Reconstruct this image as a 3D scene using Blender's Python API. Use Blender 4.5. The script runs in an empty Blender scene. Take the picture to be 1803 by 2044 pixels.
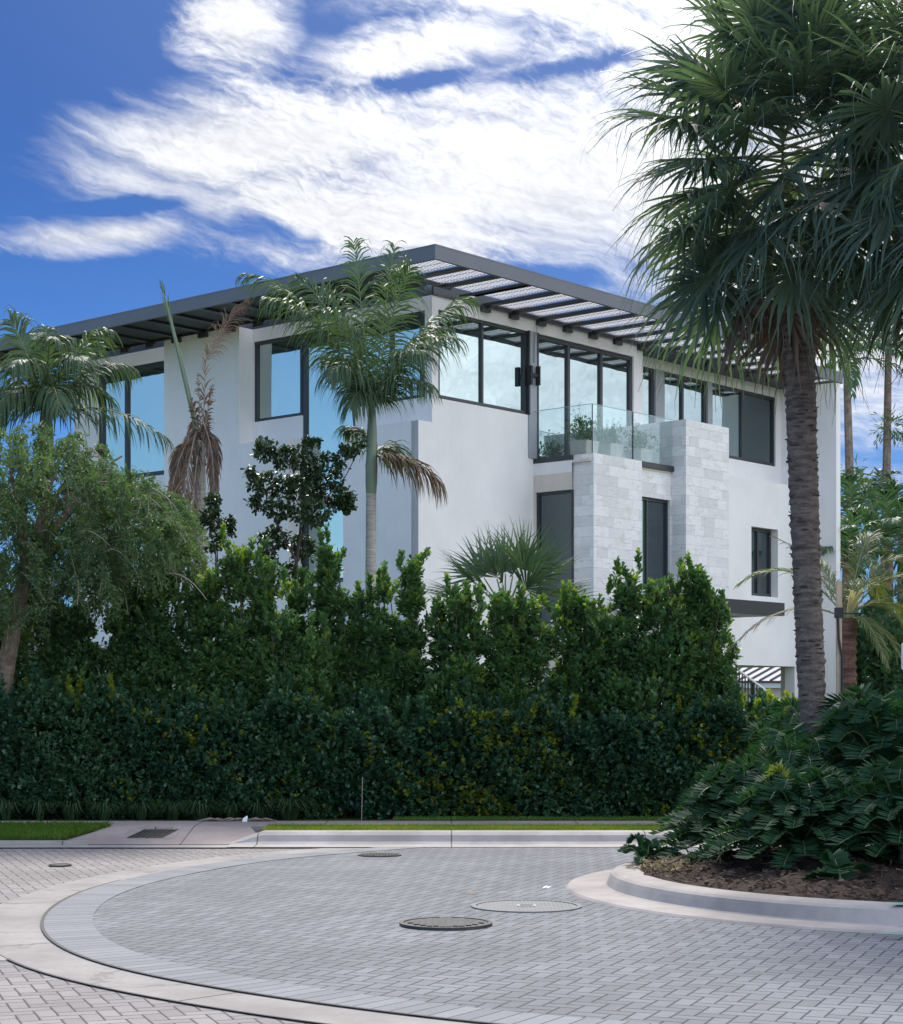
import bpy, math, random
import numpy as np
from mathutils import Vector, Matrix, Euler
R_ = math.radians
rng = np.random.default_rng(7)
random.seed(7)
sc = bpy.context.scene
col = sc.collection

# ------------------------------------------------------------------ camera
FPX, HOR, CXP, CAMH = 3680.0, 1400.0, 901.5, 1.6      # focal length / horizon of an 1803 px wide frame
cam_d = bpy.data.cameras.new('camera')
cam = bpy.data.objects.new('camera', cam_d); col.objects.link(cam)
cam.location = (0, 0, CAMH); cam.rotation_euler = (R_(90), 0, 0)
cam_d.sensor_fit = 'HORIZONTAL'; cam_d.sensor_width = 36.0
cam_d.lens = 36.0 * FPX / 1803.0
cam_d.shift_y = (HOR - 1022.0) / 1803.0
cam_d.clip_start = 0.1; cam_d.clip_end = 4000
sc.camera = cam
sc.view_settings.view_transform = 'Standard'; sc.view_settings.look = 'None'
sc.view_settings.gamma = 1.0; sc.view_settings.use_curve_mapping = False
sc.view_settings.exposure = 0.88

def at(px, py, Y):
    """metres of the point seen at (px, py) of an 1803 px wide frame at distance Y"""
    return np.array(((px - CXP) * Y / FPX, Y, CAMH + (HOR - py) * Y / FPX))

# ------------------------------------------------------------------ sun + sky
SUN_AZ, SUN_EL = -6.0, 50.0          # degrees right of the view axis (+Y), above the horizon
sd = Vector((math.sin(R_(SUN_AZ)) * math.cos(R_(SUN_EL)), math.cos(R_(SUN_AZ)) * math.cos(R_(SUN_EL)), math.sin(R_(SUN_EL))))
sl = bpy.data.lights.new('sun', 'SUN'); sl.energy = 2.7; sl.angle = R_(16.0); sl.color = (1.0, 0.95, 0.87)
so = bpy.data.objects.new('sun', sl); col.objects.link(so)
so.rotation_euler = (-sd).to_track_quat('-Z', 'Y').to_euler()

class NT:
    """short-hand for building shader node trees"""
    def __init__(s, tree): s.t = tree; s.n = tree.nodes; s.l = tree.links
    def add(s, kind, **kw):
        nd = s.n.new(kind)
        for k, v in kw.items(): setattr(nd, k, v)
        return nd
    def put(s, sock, v):
        if hasattr(v, 'is_linked') or hasattr(v, 'links'): s.l.new(v, sock)
        else: sock.default_value = v
    def m(s, op, a, b=None, c=None, clamp=False):
        nd = s.add('ShaderNodeMath', operation=op); nd.use_clamp = clamp
        for i, v in enumerate((a, b, c)):
            if v is not None: s.put(nd.inputs[i], v)
        return nd.outputs[0]
    def vm(s, op, a, b=None, scale=None):
        nd = s.add('ShaderNodeVectorMath', operation=op)
        s.put(nd.inputs[0], a)
        if b is not None: s.put(nd.inputs[1], b)
        if scale is not None: s.put(nd.inputs['Scale'], scale)
        return nd.outputs['Value'] if op in ('DOT_PRODUCT', 'LENGTH', 'DISTANCE') else nd.outputs[0]
    def xyz(s, v):
        nd = s.add('ShaderNodeSeparateXYZ'); s.put(nd.inputs[0], v); return nd.outputs
    def vec(s, x, y, z):
        nd = s.add('ShaderNodeCombineXYZ')
        for i, v in enumerate((x, y, z)): s.put(nd.inputs[i], v)
        return nd.outputs[0]
    def noise(s, v, scale, detail=4, rough=.55, dist=0.0, out=0):
        nd = s.add('ShaderNodeTexNoise'); s.put(nd.inputs['Vector'], v)
        nd.inputs['Scale'].default_value = scale; nd.inputs['Detail'].default_value = detail
        nd.inputs['Roughness'].default_value = rough; nd.inputs['Distortion'].default_value = dist
        return nd.outputs[out]
    def mix(s, f, a, b, blend='MIX'):
        nd = s.add('ShaderNodeMix', data_type='RGBA', blend_type=blend)
        s.put(nd.inputs[0], f)
        for i, v in ((6, a), (7, b)):
            if isinstance(v, tuple): v = (*v[:3], 1.0)
            s.put(nd.inputs[i], v)
        return nd.outputs[2]
    def smooth(s, v, lo, hi, a=0.0, b=1.0):
        nd = s.add('ShaderNodeMapRange', interpolation_type='SMOOTHSTEP')
        s.put(nd.inputs[0], v)
        for i, x in enumerate((lo, hi, a, b)): s.put(nd.inputs[i + 1], x)
        return nd.outputs[0]

w = bpy.data.worlds.new('World'); sc.world = w; w.use_nodes = True
w.node_tree.nodes.clear()
T = NT(w.node_tree)
sky = T.add('ShaderNodeTexSky', sky_type='NISHITA'); sky.sun_disc = False
sky.sun_elevation = R_(SUN_EL); sky.sun_rotation = R_(SUN_AZ)
sky.air_density = 1.0; sky.dust_density = 0.25; sky.ozone_density = 3.0; sky.altitude = 0
geo = T.add('ShaderNodeTexCoord'); dirv = geo.outputs['Generated']
x, y, z = T.xyz(dirv)
az = T.m('ARCTAN2', x, y); el = T.m('ARCSINE', z)
u0 = T.m('MULTIPLY', az, 10.0); w0 = T.m('MULTIPLY', el, 10.0)    # tenths of a radian, u to the right and w up
p0 = T.vec(u0, w0, 0.0)
wl = T.noise(p0, 1.1, 3, .5, 0, 1); ws = T.noise(p0, 5.0, 3, .6, 0, 1)
wx, wy, _ = T.xyz(wl); sx_, sy_, _ = T.xyz(ws)
def off(base, big, kb, small, ks):
    return T.m('ADD', base, T.m('ADD', T.m('MULTIPLY', T.m('SUBTRACT', big, .5), kb), T.m('MULTIPLY', T.m('SUBTRACT', small, .5), ks)))
uu = off(u0, wx, .50, sx_, .10); ww = off(w0, wy, .26, sy_, .06)
def blob(px, py, rx, ry, ang=0.0):
    """one soft elliptical bank of cloud; sizes given as 3680ths of a radian"""
    k = 10.0 / 3680.0
    cu, cw = 10.0 * math.atan((px - 901) / 3680.0), 10.0 * math.atan((1400 - py) / 3680.0 * math.cos(math.atan((px - 901) / 3680.0)))
    ca, sa = math.cos(R_(ang)), math.sin(R_(ang))
    du = T.m('SUBTRACT', uu, cu); dw = T.m('SUBTRACT', ww, cw)
    a = T.m('MULTIPLY', T.m('ADD', T.m('MULTIPLY', du, ca), T.m('MULTIPLY', dw, sa)), 1 / (rx * k))
    b = T.m('MULTIPLY', T.m('SUBTRACT', T.m('MULTIPLY', dw, ca), T.m('MULTIPLY', du, sa)), 1 / (ry * k))
    d = T.m('SQRT', T.m('ADD', T.m('MULTIPLY', a, a), T.m('MULTIPLY', b, b)))
    return T.m('SUBTRACT', 1.0, d, clamp=False)
banks = [(1130, 340, 640, 215, -4), (560, 275, 420, 118, 6), (215, 455, 250, 34, 4), (720, 430, 450, 120, -8), (1560, 60, 640, 300, 0),
         (480, 25, 130, 105, -35), (830, 112, 270, 62, 8), (1120, -10, 400, 62, 0), (1700, 480, 430, 430, 0)]
dens = None
for bk in banks:
    e = blob(*bk)
    if bk[3] < 60: e = T.m('MULTIPLY', e, .55)
    if dens is None: dens = e
    else:
        nd = T.add('ShaderNodeMath', operation='SMOOTH_MAX'); T.put(nd.inputs[0], dens); T.put(nd.inputs[1], e); nd.inputs[2].default_value = .12
        dens = nd.outputs[0]
dens0 = dens
for bk, k in (((825, 168, 130, 26, 6), .62), ((1170, 128, 210, 24, 12), .6), ((560, 455, 150, 34, -10), .55), ((250, 395, 170, 22, 3), .5), ((1000, 545, 260, 30, -3), .6)):
    dens = T.m('SUBTRACT', dens, T.m('MULTIPLY', T.m('MAXIMUM', blob(*bk), 0.0), k * 1.35))
# streaky detail, stretched along the wind
ua = T.m('SUBTRACT', T.m('MULTIPLY', uu, .97), T.m('MULTIPLY', ww, -.24)); wa = T.m('ADD', T.m('MULTIPLY', ww, .97), T.m('MULTIPLY', uu, .24))
n1 = T.noise(T.vec(T.m('MULTIPLY', ua, .75), T.m('MULTIPLY', wa, 3.4), 0.0), 1.6, 10, .62, .22)
n3 = T.noise(T.vec(T.m('MULTIPLY', u0, .8), T.m('MULTIPLY', w0, 1.2), 3.0), 1.2, 3, .5)
n2 = T.noise(T.vec(T.m('MULTIPLY', ua, 1.0), T.m('MULTIPLY', wa, 1.9), 5.0), 13.0, 6, .62, .35)
rip = T.m('ADD', T.m('MULTIPLY', T.m('SUBTRACT', n1, .5), 2.6), T.m('MULTIPLY', T.m('MULTIPLY', T.m('SUBTRACT', n2, .5), 1.6), T.smooth(n3, .35, .62)))
front = T.m('ADD', T.m('ADD', T.m('MULTIPLY', dens, 1.7), .14), T.m('MULTIPLY', rip, T.smooth(dens0, -.75, .05)))
# the rest of the sky: broken cloud, thicker to the right and behind
nb = T.noise(dirv, 2.2, 6, .6, .3)
rest = T.m('ADD', T.m('MULTIPLY', T.m('SUBTRACT', nb, .5), 1.9), T.m('ADD', T.m('MULTIPLY', x, .62), T.m('MULTIPLY', y, -.10)))
rest = T.m('ADD', rest, .18)
inview = T.m('MULTIPLY', T.smooth(y, .72, .93), T.smooth(az, .44, .30))
dall = T.m('ADD', T.m('MULTIPLY', front, inview), T.m('MULTIPLY', rest, T.m('SUBTRACT', 1.0, inview)))
cover = T.m('MULTIPLY', T.smooth(dall, -.32, 1.35), .98)
GLOW = (.185, .743, .643)      # the brightest bank of thin cloud, upper right
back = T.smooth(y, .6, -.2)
glow = T.m('POWER', T.m('MAXIMUM', T.vm('DOT_PRODUCT', dirv, GLOW), 0.0), 14.0)
shade = T.smooth(T.m('ADD', T.m('MULTIPLY', n2, .5), T.m('MULTIPLY', n1, .6)), .28, .78, 3.1, 5.2)
bk_n = T.noise(dirv, 3.4, 5, .6, .8)
shade = T.m('MULTIPLY', shade, T.m('MULTIPLY', T.smooth(y, .6, -.2, 1.0, 3.35), T.m('ADD', 1.0, T.m('MULTIPLY', T.m('MULTIPLY', back, 1.6), T.m('SUBTRACT', bk_n, .5)))))  # unseen cloud behind the camera is brightened as added fill for the walls
bright = T.m('ADD', shade, T.m('MULTIPLY', glow, 6.5))
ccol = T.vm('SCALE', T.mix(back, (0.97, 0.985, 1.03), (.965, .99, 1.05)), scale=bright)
low = T.smooth(z, .30, .12)
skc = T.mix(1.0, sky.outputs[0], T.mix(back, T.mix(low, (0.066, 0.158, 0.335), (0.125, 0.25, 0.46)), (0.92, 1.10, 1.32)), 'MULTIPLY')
skc = T.vm('ADD', skc, T.vm('SCALE', (0.9, 1.0, 1.1), scale=T.m('MULTIPLY', glow, 2.0)))
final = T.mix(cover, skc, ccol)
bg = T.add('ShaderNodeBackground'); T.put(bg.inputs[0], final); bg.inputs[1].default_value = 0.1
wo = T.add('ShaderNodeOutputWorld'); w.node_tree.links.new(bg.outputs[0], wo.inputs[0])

# ------------------------------------------------------------------ mesh helpers
class MB:
    def __init__(s): s.v = []; s.f = []; s.n = 0
    def add(s, verts, faces, mi=0):
        verts = np.asarray(verts, float).reshape(-1, 3); faces = np.asarray(faces, np.int64)
        s.v.append(verts); s.f.append((faces + s.n, mi)); s.n += len(verts)
    def box(s, a0, a1, b0, b1, z0, z1, mi=0):
        v = [(a0, b0, z0), (a1, b0, z0), (a1, b1, z0), (a0, b1, z0), (a0, b0, z1), (a1, b0, z1), (a1, b1, z1), (a0, b1, z1)]
        s.add(v, [(3, 2, 1, 0), (4, 5, 6, 7), (0, 1, 5, 4), (1, 2, 6, 5), (2, 3, 7, 6), (3, 0, 4, 7)], mi)
    def obox(s, c, sx, sy, sz, rot=0.0, tilt=0.0, mi=0):
        m = Matrix.Translation(c) @ Euler((0, tilt, rot)).to_matrix().to_4x4()
        v = [m @ Vector((i * sx / 2, j * sy / 2, k * sz / 2)) for k in (-1, 1) for j, i in ((-1, -1), (-1, 1), (1, 1), (1, -1))]
        s.add([tuple(q) for q in v], [(3, 2, 1, 0), (4, 5, 6, 7), (0, 1, 5, 4), (1, 2, 6, 5), (2, 3, 7, 6), (3, 0, 4, 7)], mi)
    def tube(s, pts, rad, sides=8, mi=0, cap=True, squash=None):
        pts = np.asarray(pts, float); n = len(pts); rad = np.broadcast_to(np.asarray(rad, float), (n,))
        tg = np.gradient(pts, axis=0); tg /= np.linalg.norm(tg, axis=1)[:, None] + 1e-9
        ref = np.array((1.0, 0, 0)) if abs(tg[0][0]) < .8 else np.array((0, 1.0, 0))
        ang = np.arange(sides) * 2 * math.pi / sides
        rings = []
        for i in range(n):
            a = ref - tg[i] * ref.dot(tg[i]); a /= np.linalg.norm(a); b = np.cross(tg[i], a); ref = a
            rings.append(pts[i] + rad[i] * (np.cos(ang)[:, None] * a + np.sin(ang)[:, None] * b))
        base = np.arange(sides); nx = (base + 1) % sides
        fs = np.concatenate([np.stack([base + i * sides, nx + i * sides, nx + (i + 1) * sides, base + (i + 1) * sides], 1) for i in range(n - 1)])
        s.add(np.concatenate(rings), fs, mi)
        if cap:
            s.add(rings[0], [list(range(sides))[::-1]], mi); s.add(rings[-1], [list(range(sides))], mi)
    def strip(s, pts, wid, wv, mi=0):
        """ribbon: centre points, half widths, width directions"""
        pts = np.asarray(pts, float); wid = np.asarray(wid, float)[:, None]; wv = np.asarray(wv, float)
        if wv.ndim == 1: wv = np.broadcast_to(wv, pts.shape)
        n = len(pts)
        v = np.empty((2 * n, 3)); v[0::2] = pts - wv * wid; v[1::2] = pts + wv * wid
        i = np.arange(n - 1) * 2
        s.add(v, np.stack([i, i + 1, i + 3, i + 2], 1), mi)
    def poly(s, pts, mi=0): s.add(pts, [list(range(len(pts)))], mi)
    def build(s, name, mats, parent=None, smooth=False):
        if not isinstance(mats, (list, tuple)): mats = [mats]
        me = bpy.data.meshes.new(name)
        V = np.concatenate(s.v); me.vertices.add(len(V)); me.vertices.foreach_set('co', V.astype(np.float32).ravel())
        loops = np.concatenate([f.ravel() for f, _ in s.f])
        sizes = np.concatenate([np.full(len(f), f.shape[1]) for f, _ in s.f])
        mi = np.concatenate([np.full(len(f), k) for f, k in s.f])
        st = np.concatenate([[0], np.cumsum(sizes)[:-1]])
        me.loops.add(len(loops)); me.loops.foreach_set('vertex_index', loops.astype(np.int32))
        me.polygons.add(len(sizes)); me.polygons.foreach_set('loop_start', st.astype(np.int32))
        try: me.polygons.foreach_set('loop_total', sizes.astype(np.int32))
        except Exception: pass
        for m in mats: me.materials.append(m)
        me.polygons.foreach_set('material_index', mi.astype(np.int32))
        me.polygons.foreach_set('use_smooth', np.full(len(sizes), bool(smooth)))
        me.update(calc_edges=True); me.validate()
        o = bpy.data.objects.new(name, me); col.objects.link(o)
        if parent is not None: o.parent = parent
        return o

def tag(o, label=None, cat=None, group=None, kind=None):
    for k, v in (('label', label), ('category', cat), ('group', group), ('kind', kind)):
        if v: o[k] = v
    return o
def thing(name, label, cat, loc=(0, 0, 0), rz=0.0, group=None):
    o = bpy.data.objects.new(name, None); col.objects.link(o)
    o.location = tuple(loc); o.rotation_euler = (0, 0, rz); o.empty_display_size = .2
    return tag(o, label, cat, group)
def unit(v):
    v = np.asarray(v, float); return v / (np.linalg.norm(v, axis=-1, keepdims=True) + 1e-9)

LEAF = np.array([(0, 0, 0), (.38, .34, .05), (.74, .5, .05), (1, 0, 0), (.74, -.5, .05), (.38, -.34, .05)])
def leaves(mb, P, D, L, W, mi=0, flat=.35):
    """many folded leaves: base points P, directions D, lengths L, widths W"""
    N = len(P); D = unit(D)
    up = np.tile((0, 0, 1.0), (N, 1)) + rng.normal(0, flat, (N, 3))
    S = unit(np.cross(D, up)); Nn = np.cross(S, D)
    t = LEAF[None]
    v = P[:, None] + t[..., 0:1] * (np.broadcast_to(L, N)[:, None, None] * D[:, None]) + t[..., 1:2] * (np.broadcast_to(W, N)[:, None, None] * S[:, None]) + t[..., 2:3] * (np.broadcast_to(L, N)[:, None, None] * Nn[:, None])
    i = np.arange(N)[:, None] * 6
    f = np.concatenate([i + np.array((0, 1, 2, 3)), i + np.array((0, 3, 4, 5))])
    mb.add(v.reshape(-1, 3), f, mi)
def rosettes(mb, P, D, k, L, W, spread=.9, mi=0, sd_=.25):
    """k leaves fanned round each twig tip"""
    N = len(P); D = unit(D)
    ref = np.where(np.abs(D[:, 2:3]) < .9, np.array((0, 0, 1.0)), np.array((1.0, 0, 0)))
    a = unit(np.cross(D, ref)); b = np.cross(D, a)
    ph = (np.arange(k) * 2.4)[None] + rng.uniform(0, 6.3, (N, 1)) + rng.normal(0, .2, (N, k))
    th = spread * rng.uniform(.45, 1.15, (N, k))
    d = np.cos(th)[..., None] * D[:, None] + np.sin(th)[..., None] * (np.cos(ph)[..., None] * a[:, None] + np.sin(ph)[..., None] * b[:, None])
    p = P[:, None] + D[:, None] * (rng.uniform(-1.2, .3, (N, k))[..., None] * L)
    q = rng.uniform(.7, 1.25, N * k)
    leaves(mb, p.reshape(-1, 3), d.reshape(-1, 3), L * q, W * q, mi)

# ------------------------------------------------------------------ materials
def mat(name):
    m = bpy.data.materials.new(name); m.use_nodes = True; m.node_tree.nodes.clear()
    t = NT(m.node_tree); o = t.add('ShaderNodeOutputMaterial'); t.out = o
    return m, t
def principled(t, base, rough=.6, metal=0.0, spec=.5, bump=None, bstr=.3, bdist=.01):
    p = t.add('ShaderNodeBsdfPrincipled')
    if isinstance(base, tuple): base = (*base[:3], 1.0)
    t.put(p.inputs['Base Color'], base); t.put(p.inputs['Roughness'], rough)
    p.inputs['Metallic'].default_value = metal; p.inputs['Specular IOR Level'].default_value = spec
    if bump is not None:
        b = t.add('ShaderNodeBump'); b.inputs['Strength'].default_value = bstr; b.inputs['Distance'].default_value = bdist
        t.put(b.inputs['Height'], bump); t.l.new(b.outputs[0], p.inputs['Normal'])
    return p
def fin(t, p): t.l.new(p.outputs[0], t.out.inputs[0])
def objco(t): return t.add('ShaderNodeTexCoord').outputs['Object']

def m_plain(name, c, rough=.55, metal=0., spec=.5, var=.08, scale=3.0, bumps=0., bsc=120.):
    m, t = mat(name); v = objco(t)
    n = t.noise(v, scale, 5, .6)
    cc = t.mix(n, tuple(q * (1 - var * 2) for q in c), tuple(min(1, q * (1 + var * 2)) for q in c))
    bp = t.noise(v, bsc, 3, .6) if bumps else None
    fin(t, principled(t, cc, rough, metal, spec, bp, bumps, .004)); return m
def m_leaf(name, c1, c2, trans=.3, rough=.42, tint=None, spec=.25, clump=1.2):
    """two greens chosen per leaf and per clump, plus light through the blade"""
    m, t = mat(name)
    g = t.add('ShaderNodeNewGeometry'); r = g.outputs['Random Per Island']
    n = t.noise(objco(t), clump, 2, .5)
    f = t.m('ADD', t.m('MULTIPLY', r, .62), t.smooth(n, .35, .65, 0., .38))
    c = t.mix(f, c1, c2)
    p = principled(t, c, rough, 0, spec)
    tr = t.add('ShaderNodeBsdfTranslucent')
    tc = t.mix(1.0, c, tint or (1.9, 2.0, .75), 'MULTIPLY'); t.put(tr.inputs[0], tc)
    mx = t.add('ShaderNodeMixShader'); mx.inputs[0].default_value = trans
    t.l.new(p.outputs[0], mx.inputs[1]); t.l.new(tr.outputs[0], mx.inputs[2])
    t.l.new(mx.outputs[0], t.out.inputs[0]); return m

M = {}
def stucco(name, c):
    m, t = mat(name); v = objco(t)
    big = t.noise(v, .55, 4, .6); xx, yy, zz = t.xyz(v)
    streak = t.noise(t.vec(t.m('MULTIPLY', xx, 2.2), t.m('MULTIPLY', yy, 2.2), t.m('MULTIPLY', zz, .25)), 1.6, 5, .65)
    fine = t.noise(v, 55, 5, .7)
    c1 = t.mix(t.smooth(big, .3, .7), tuple(q * .90 for q in c), c)
    c1 = t.mix(t.smooth(streak, .5, .75, 0, .22), c1, tuple(q * .7 for q in c))
    c1 = t.mix(t.smooth(fine, .35, .7, 0, .10), c1, tuple(q * .8 for q in c))
    fin(t, principled(t, c1, .85, 0, .25, fine, .35, .006)); return m
M['plaster'] = stucco('white_stucco', (.82, .805, .79))
M['tan'] = stucco('beige_stucco', (.66, .60, .53))
def stone():
    m, t = mat('limestone_tiles'); v = objco(t); xx, yy, zz = t.xyz(v)
    uv = t.vec(t.m('ADD', xx, yy), zz, 0.0)
    b = t.add('ShaderNodeTexBrick'); t.put(b.inputs['Vector'], uv)
    b.offset = .42; b.offset_frequency = 2; b.squash = .7; b.squash_frequency = 3
    b.inputs['Color1'].default_value = (.80, .785, .77, 1); b.inputs['Color2'].default_value = (.60, .585, .575, 1); b.inputs['Mortar'].default_value = (.48, .47, .46, 1)
    b.inputs['Scale'].default_value = 1.0; b.inputs['Mortar Size'].default_value = .0035; b.inputs['Bias'].default_value = -.35
    b.inputs['Brick Width'].default_value = .56; b.inputs['Row Height'].default_value = .225
    vein = t.noise(t.vec(xx, yy, t.m('MULTIPLY', zz, 3.0)), 3.2, 8, .7, 1.6)
    blotch = t.noise(v, 1.3, 4, .6)
    c = t.mix(t.smooth(vein, .48, .70, 0, .55), b.outputs[0], (.44, .42, .41))
    c = t.mix(t.smooth(blotch, .60, .75, 0, .35), c, (.55, .47, .40))
    fin(t, principled(t, c, .7, 0, .35, t.m('ADD', t.m('MULTIPLY', vein, .4), t.m('SUBTRACT', 1., b.outputs[1])), .35, .006)); return m
M['stone'] = stone()
M['bronze'] = m_plain('dark_bronze_metal', (.030, .033, .040), .42, .0, .5, .12, 2.0)
M['darkmetal'] = m_plain('near_black_metal', (.016, .018, .021), .45, .0, .4, .12, 2.0)
M['fascia'] = m_plain('grey_metal_fascia', (.135, .145, .165), .48, .0, .45, .10, .9)
M['soffit'] = m_plain('dark_soffit_panel', (.075, .082, .10), .6, 0, .4, .1, 1.2)
def m_sheet():
    m, t = mat('opal_roof_sheet'); d = t.add('ShaderNodeBsdfDiffuse'); d.inputs[0].default_value = (.8, .8, .82, 1)
    r = t.add('ShaderNodeBsdfTranslucent'); r.inputs[0].default_value = (.9, .9, .92, 1); x = t.add('ShaderNodeMixShader'); x.inputs[0].default_value = .72
    t.l.new(d.outputs[0], x.inputs[1]); t.l.new(r.outputs[0], x.inputs[2]); t.l.new(x.outputs[0], t.out.inputs[0]); return m
M['sheet'] = m_sheet()
M['slat'] = m_plain('louvre_slat', (.10, .10, .115), .5, 0, .4, .1, 3)
def glass(name, refl, tint, dark, rough=.012, wob=.02):
    """coated window glass: a strong reflection over a dark room"""
    m, t = mat(name); v = objco(t)
    nz = t.noise(v, .9, 2, .5)
    b = t.add('ShaderNodeBump'); b.inputs['Strength'].default_value = wob; b.inputs['Distance'].default_value = .25; t.put(b.inputs['Height'], nz)
    gl = t.add('ShaderNodeBsdfGlossy'); gl.inputs['Roughness'].default_value = rough; gl.inputs[0].default_value = (*tint, 1); t.l.new(b.outputs[0], gl.inputs['Normal'])
    df = t.add('ShaderNodeBsdfDiffuse'); df.inputs[0].default_value = (*dark, 1)
    fr = t.add('ShaderNodeFresnel'); fr.inputs[0].default_value = 1.5
    f = t.m('ADD', t.m('MULTIPLY', fr.outputs[0], .8), refl, clamp=True)
    mx = t.add('ShaderNodeMixShader'); t.put(mx.inputs[0], f)
    t.l.new(df.outputs[0], mx.inputs[1]); t.l.new(gl.outputs[0], mx.inputs[2]); t.l.new(mx.outputs[0], t.out.inputs[0]); return m
M['pane'] = glass('window_glass', .44, (.80, .96, .95), (.02, .03, .035))
M['bluepane'] = glass('blue_window_glass', .46, (.84, 1.0, .94), (.03, .05, .06))
M['darkpane'] = glass('dark_window_glass', .08, (.8, .95, .95), (.028, .036, .042))  # dark glass with only a weak reflection
M['greenpane'] = glass('green_window_glass', .20, (.7, 1.0, .85), (.05, .085, .07))
def railglass():
    m, t = mat('balustrade_glass')
    gl = t.add('ShaderNodeBsdfGlossy'); gl.inputs['Roughness'].default_value = .02; gl.inputs[0].default_value = (.85, 1, .98, 1)
    tr = t.add('ShaderNodeBsdfTransparent'); tr.inputs[0].default_value = (.965, .99, .986, 1)
    fr = t.add('ShaderNodeFresnel'); fr.inputs[0].default_value = 1.5
    mx = t.add('ShaderNodeMixShader'); t.put(mx.inputs[0], t.m('MULTIPLY', fr.outputs[0], .22, clamp=True))
    t.l.new(tr.outputs[0], mx.inputs[1]); t.l.new(gl.outputs[0], mx.inputs[2]); t.l.new(mx.outputs[0], t.out.inputs[0]); return m
M['rail'] = railglass()
M['edge'] = m_plain('glass_edge', (.35, .50, .48), .2, 0, .5, .05)
M['white'] = m_plain('white_painted_metal', (.80, .80, .79), .4, 0, .5, .03)
M['gray'] = m_plain('grey_painted_metal', (.30, .32, .35), .5, 0, .5, .06)
M['black'] = m_plain('black_rubber', (.02, .02, .022), .7)
M['iron'] = m_plain('cast_iron', (.055, .055, .058), .45, .7, .5, .25, 14, .5, 90)
M['lidstone'] = m_plain('grey_cover_plate', (.135, .14, .148), .6, .2, .4, .15, 9, .3, 120)
M['pot'] = m_plain('weathered_stone_pot', (.42, .40, .37), .9, 0, .2, .22, 6, .5, 40)
M['wood'] = m_plain('weathered_timber', (.42, .34, .25), .85, 0, .2, .2, 8, .4, 40)

def concrete(name, c, stain=.5, joints=None):
    m, t = mat(name); v = objco(t)
    n1 = t.noise(v, 1.1, 6, .65); n2 = t.noise(v, 9, 5, .7); n3 = t.noise(v, 160, 2, .6)
    cc = t.mix(t.smooth(n1, .3, .72), c, tuple(q * (1 - stain * .42) for q in c))
    cc = t.mix(t.smooth(n2, .42, .72, 0, .38), cc, tuple(q * .70 for q in c))
    cc = t.mix(t.smooth(n3, .5, .7, 0, .35), cc, tuple(q * .62 for q in c))
    if joints:
        xx = t.xyz(v)[0]
        ed = t.m('ABSOLUTE', t.m('SUBTRACT', t.m('FRACT', t.m('MULTIPLY', xx, 1 / joints)), .5))
        cc = t.mix(t.smooth(ed, .5 - .012 / joints, .5 - .004 / joints, 0, .75), cc, (.05, .045, .045))
    fin(t, principled(t, cc, .88, 0, .25, t.m('ADD', t.m('MULTIPLY', n2, .5), t.m('MULTIPLY', n3, .4)), .35, .004)); return m
M['concrete'] = concrete('pale_concrete', (.41, .375, .355), .9)
M['kerb'] = concrete('pink_concrete_kerb', (.47, .425, .395), .85, 2.15)
M['islandkerb'] = concrete('island_concrete', (.45, .405, .375), .95)
M['walk'] = concrete('sidewalk_concrete', (.40, .335, .31), .7, 1.5)

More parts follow.
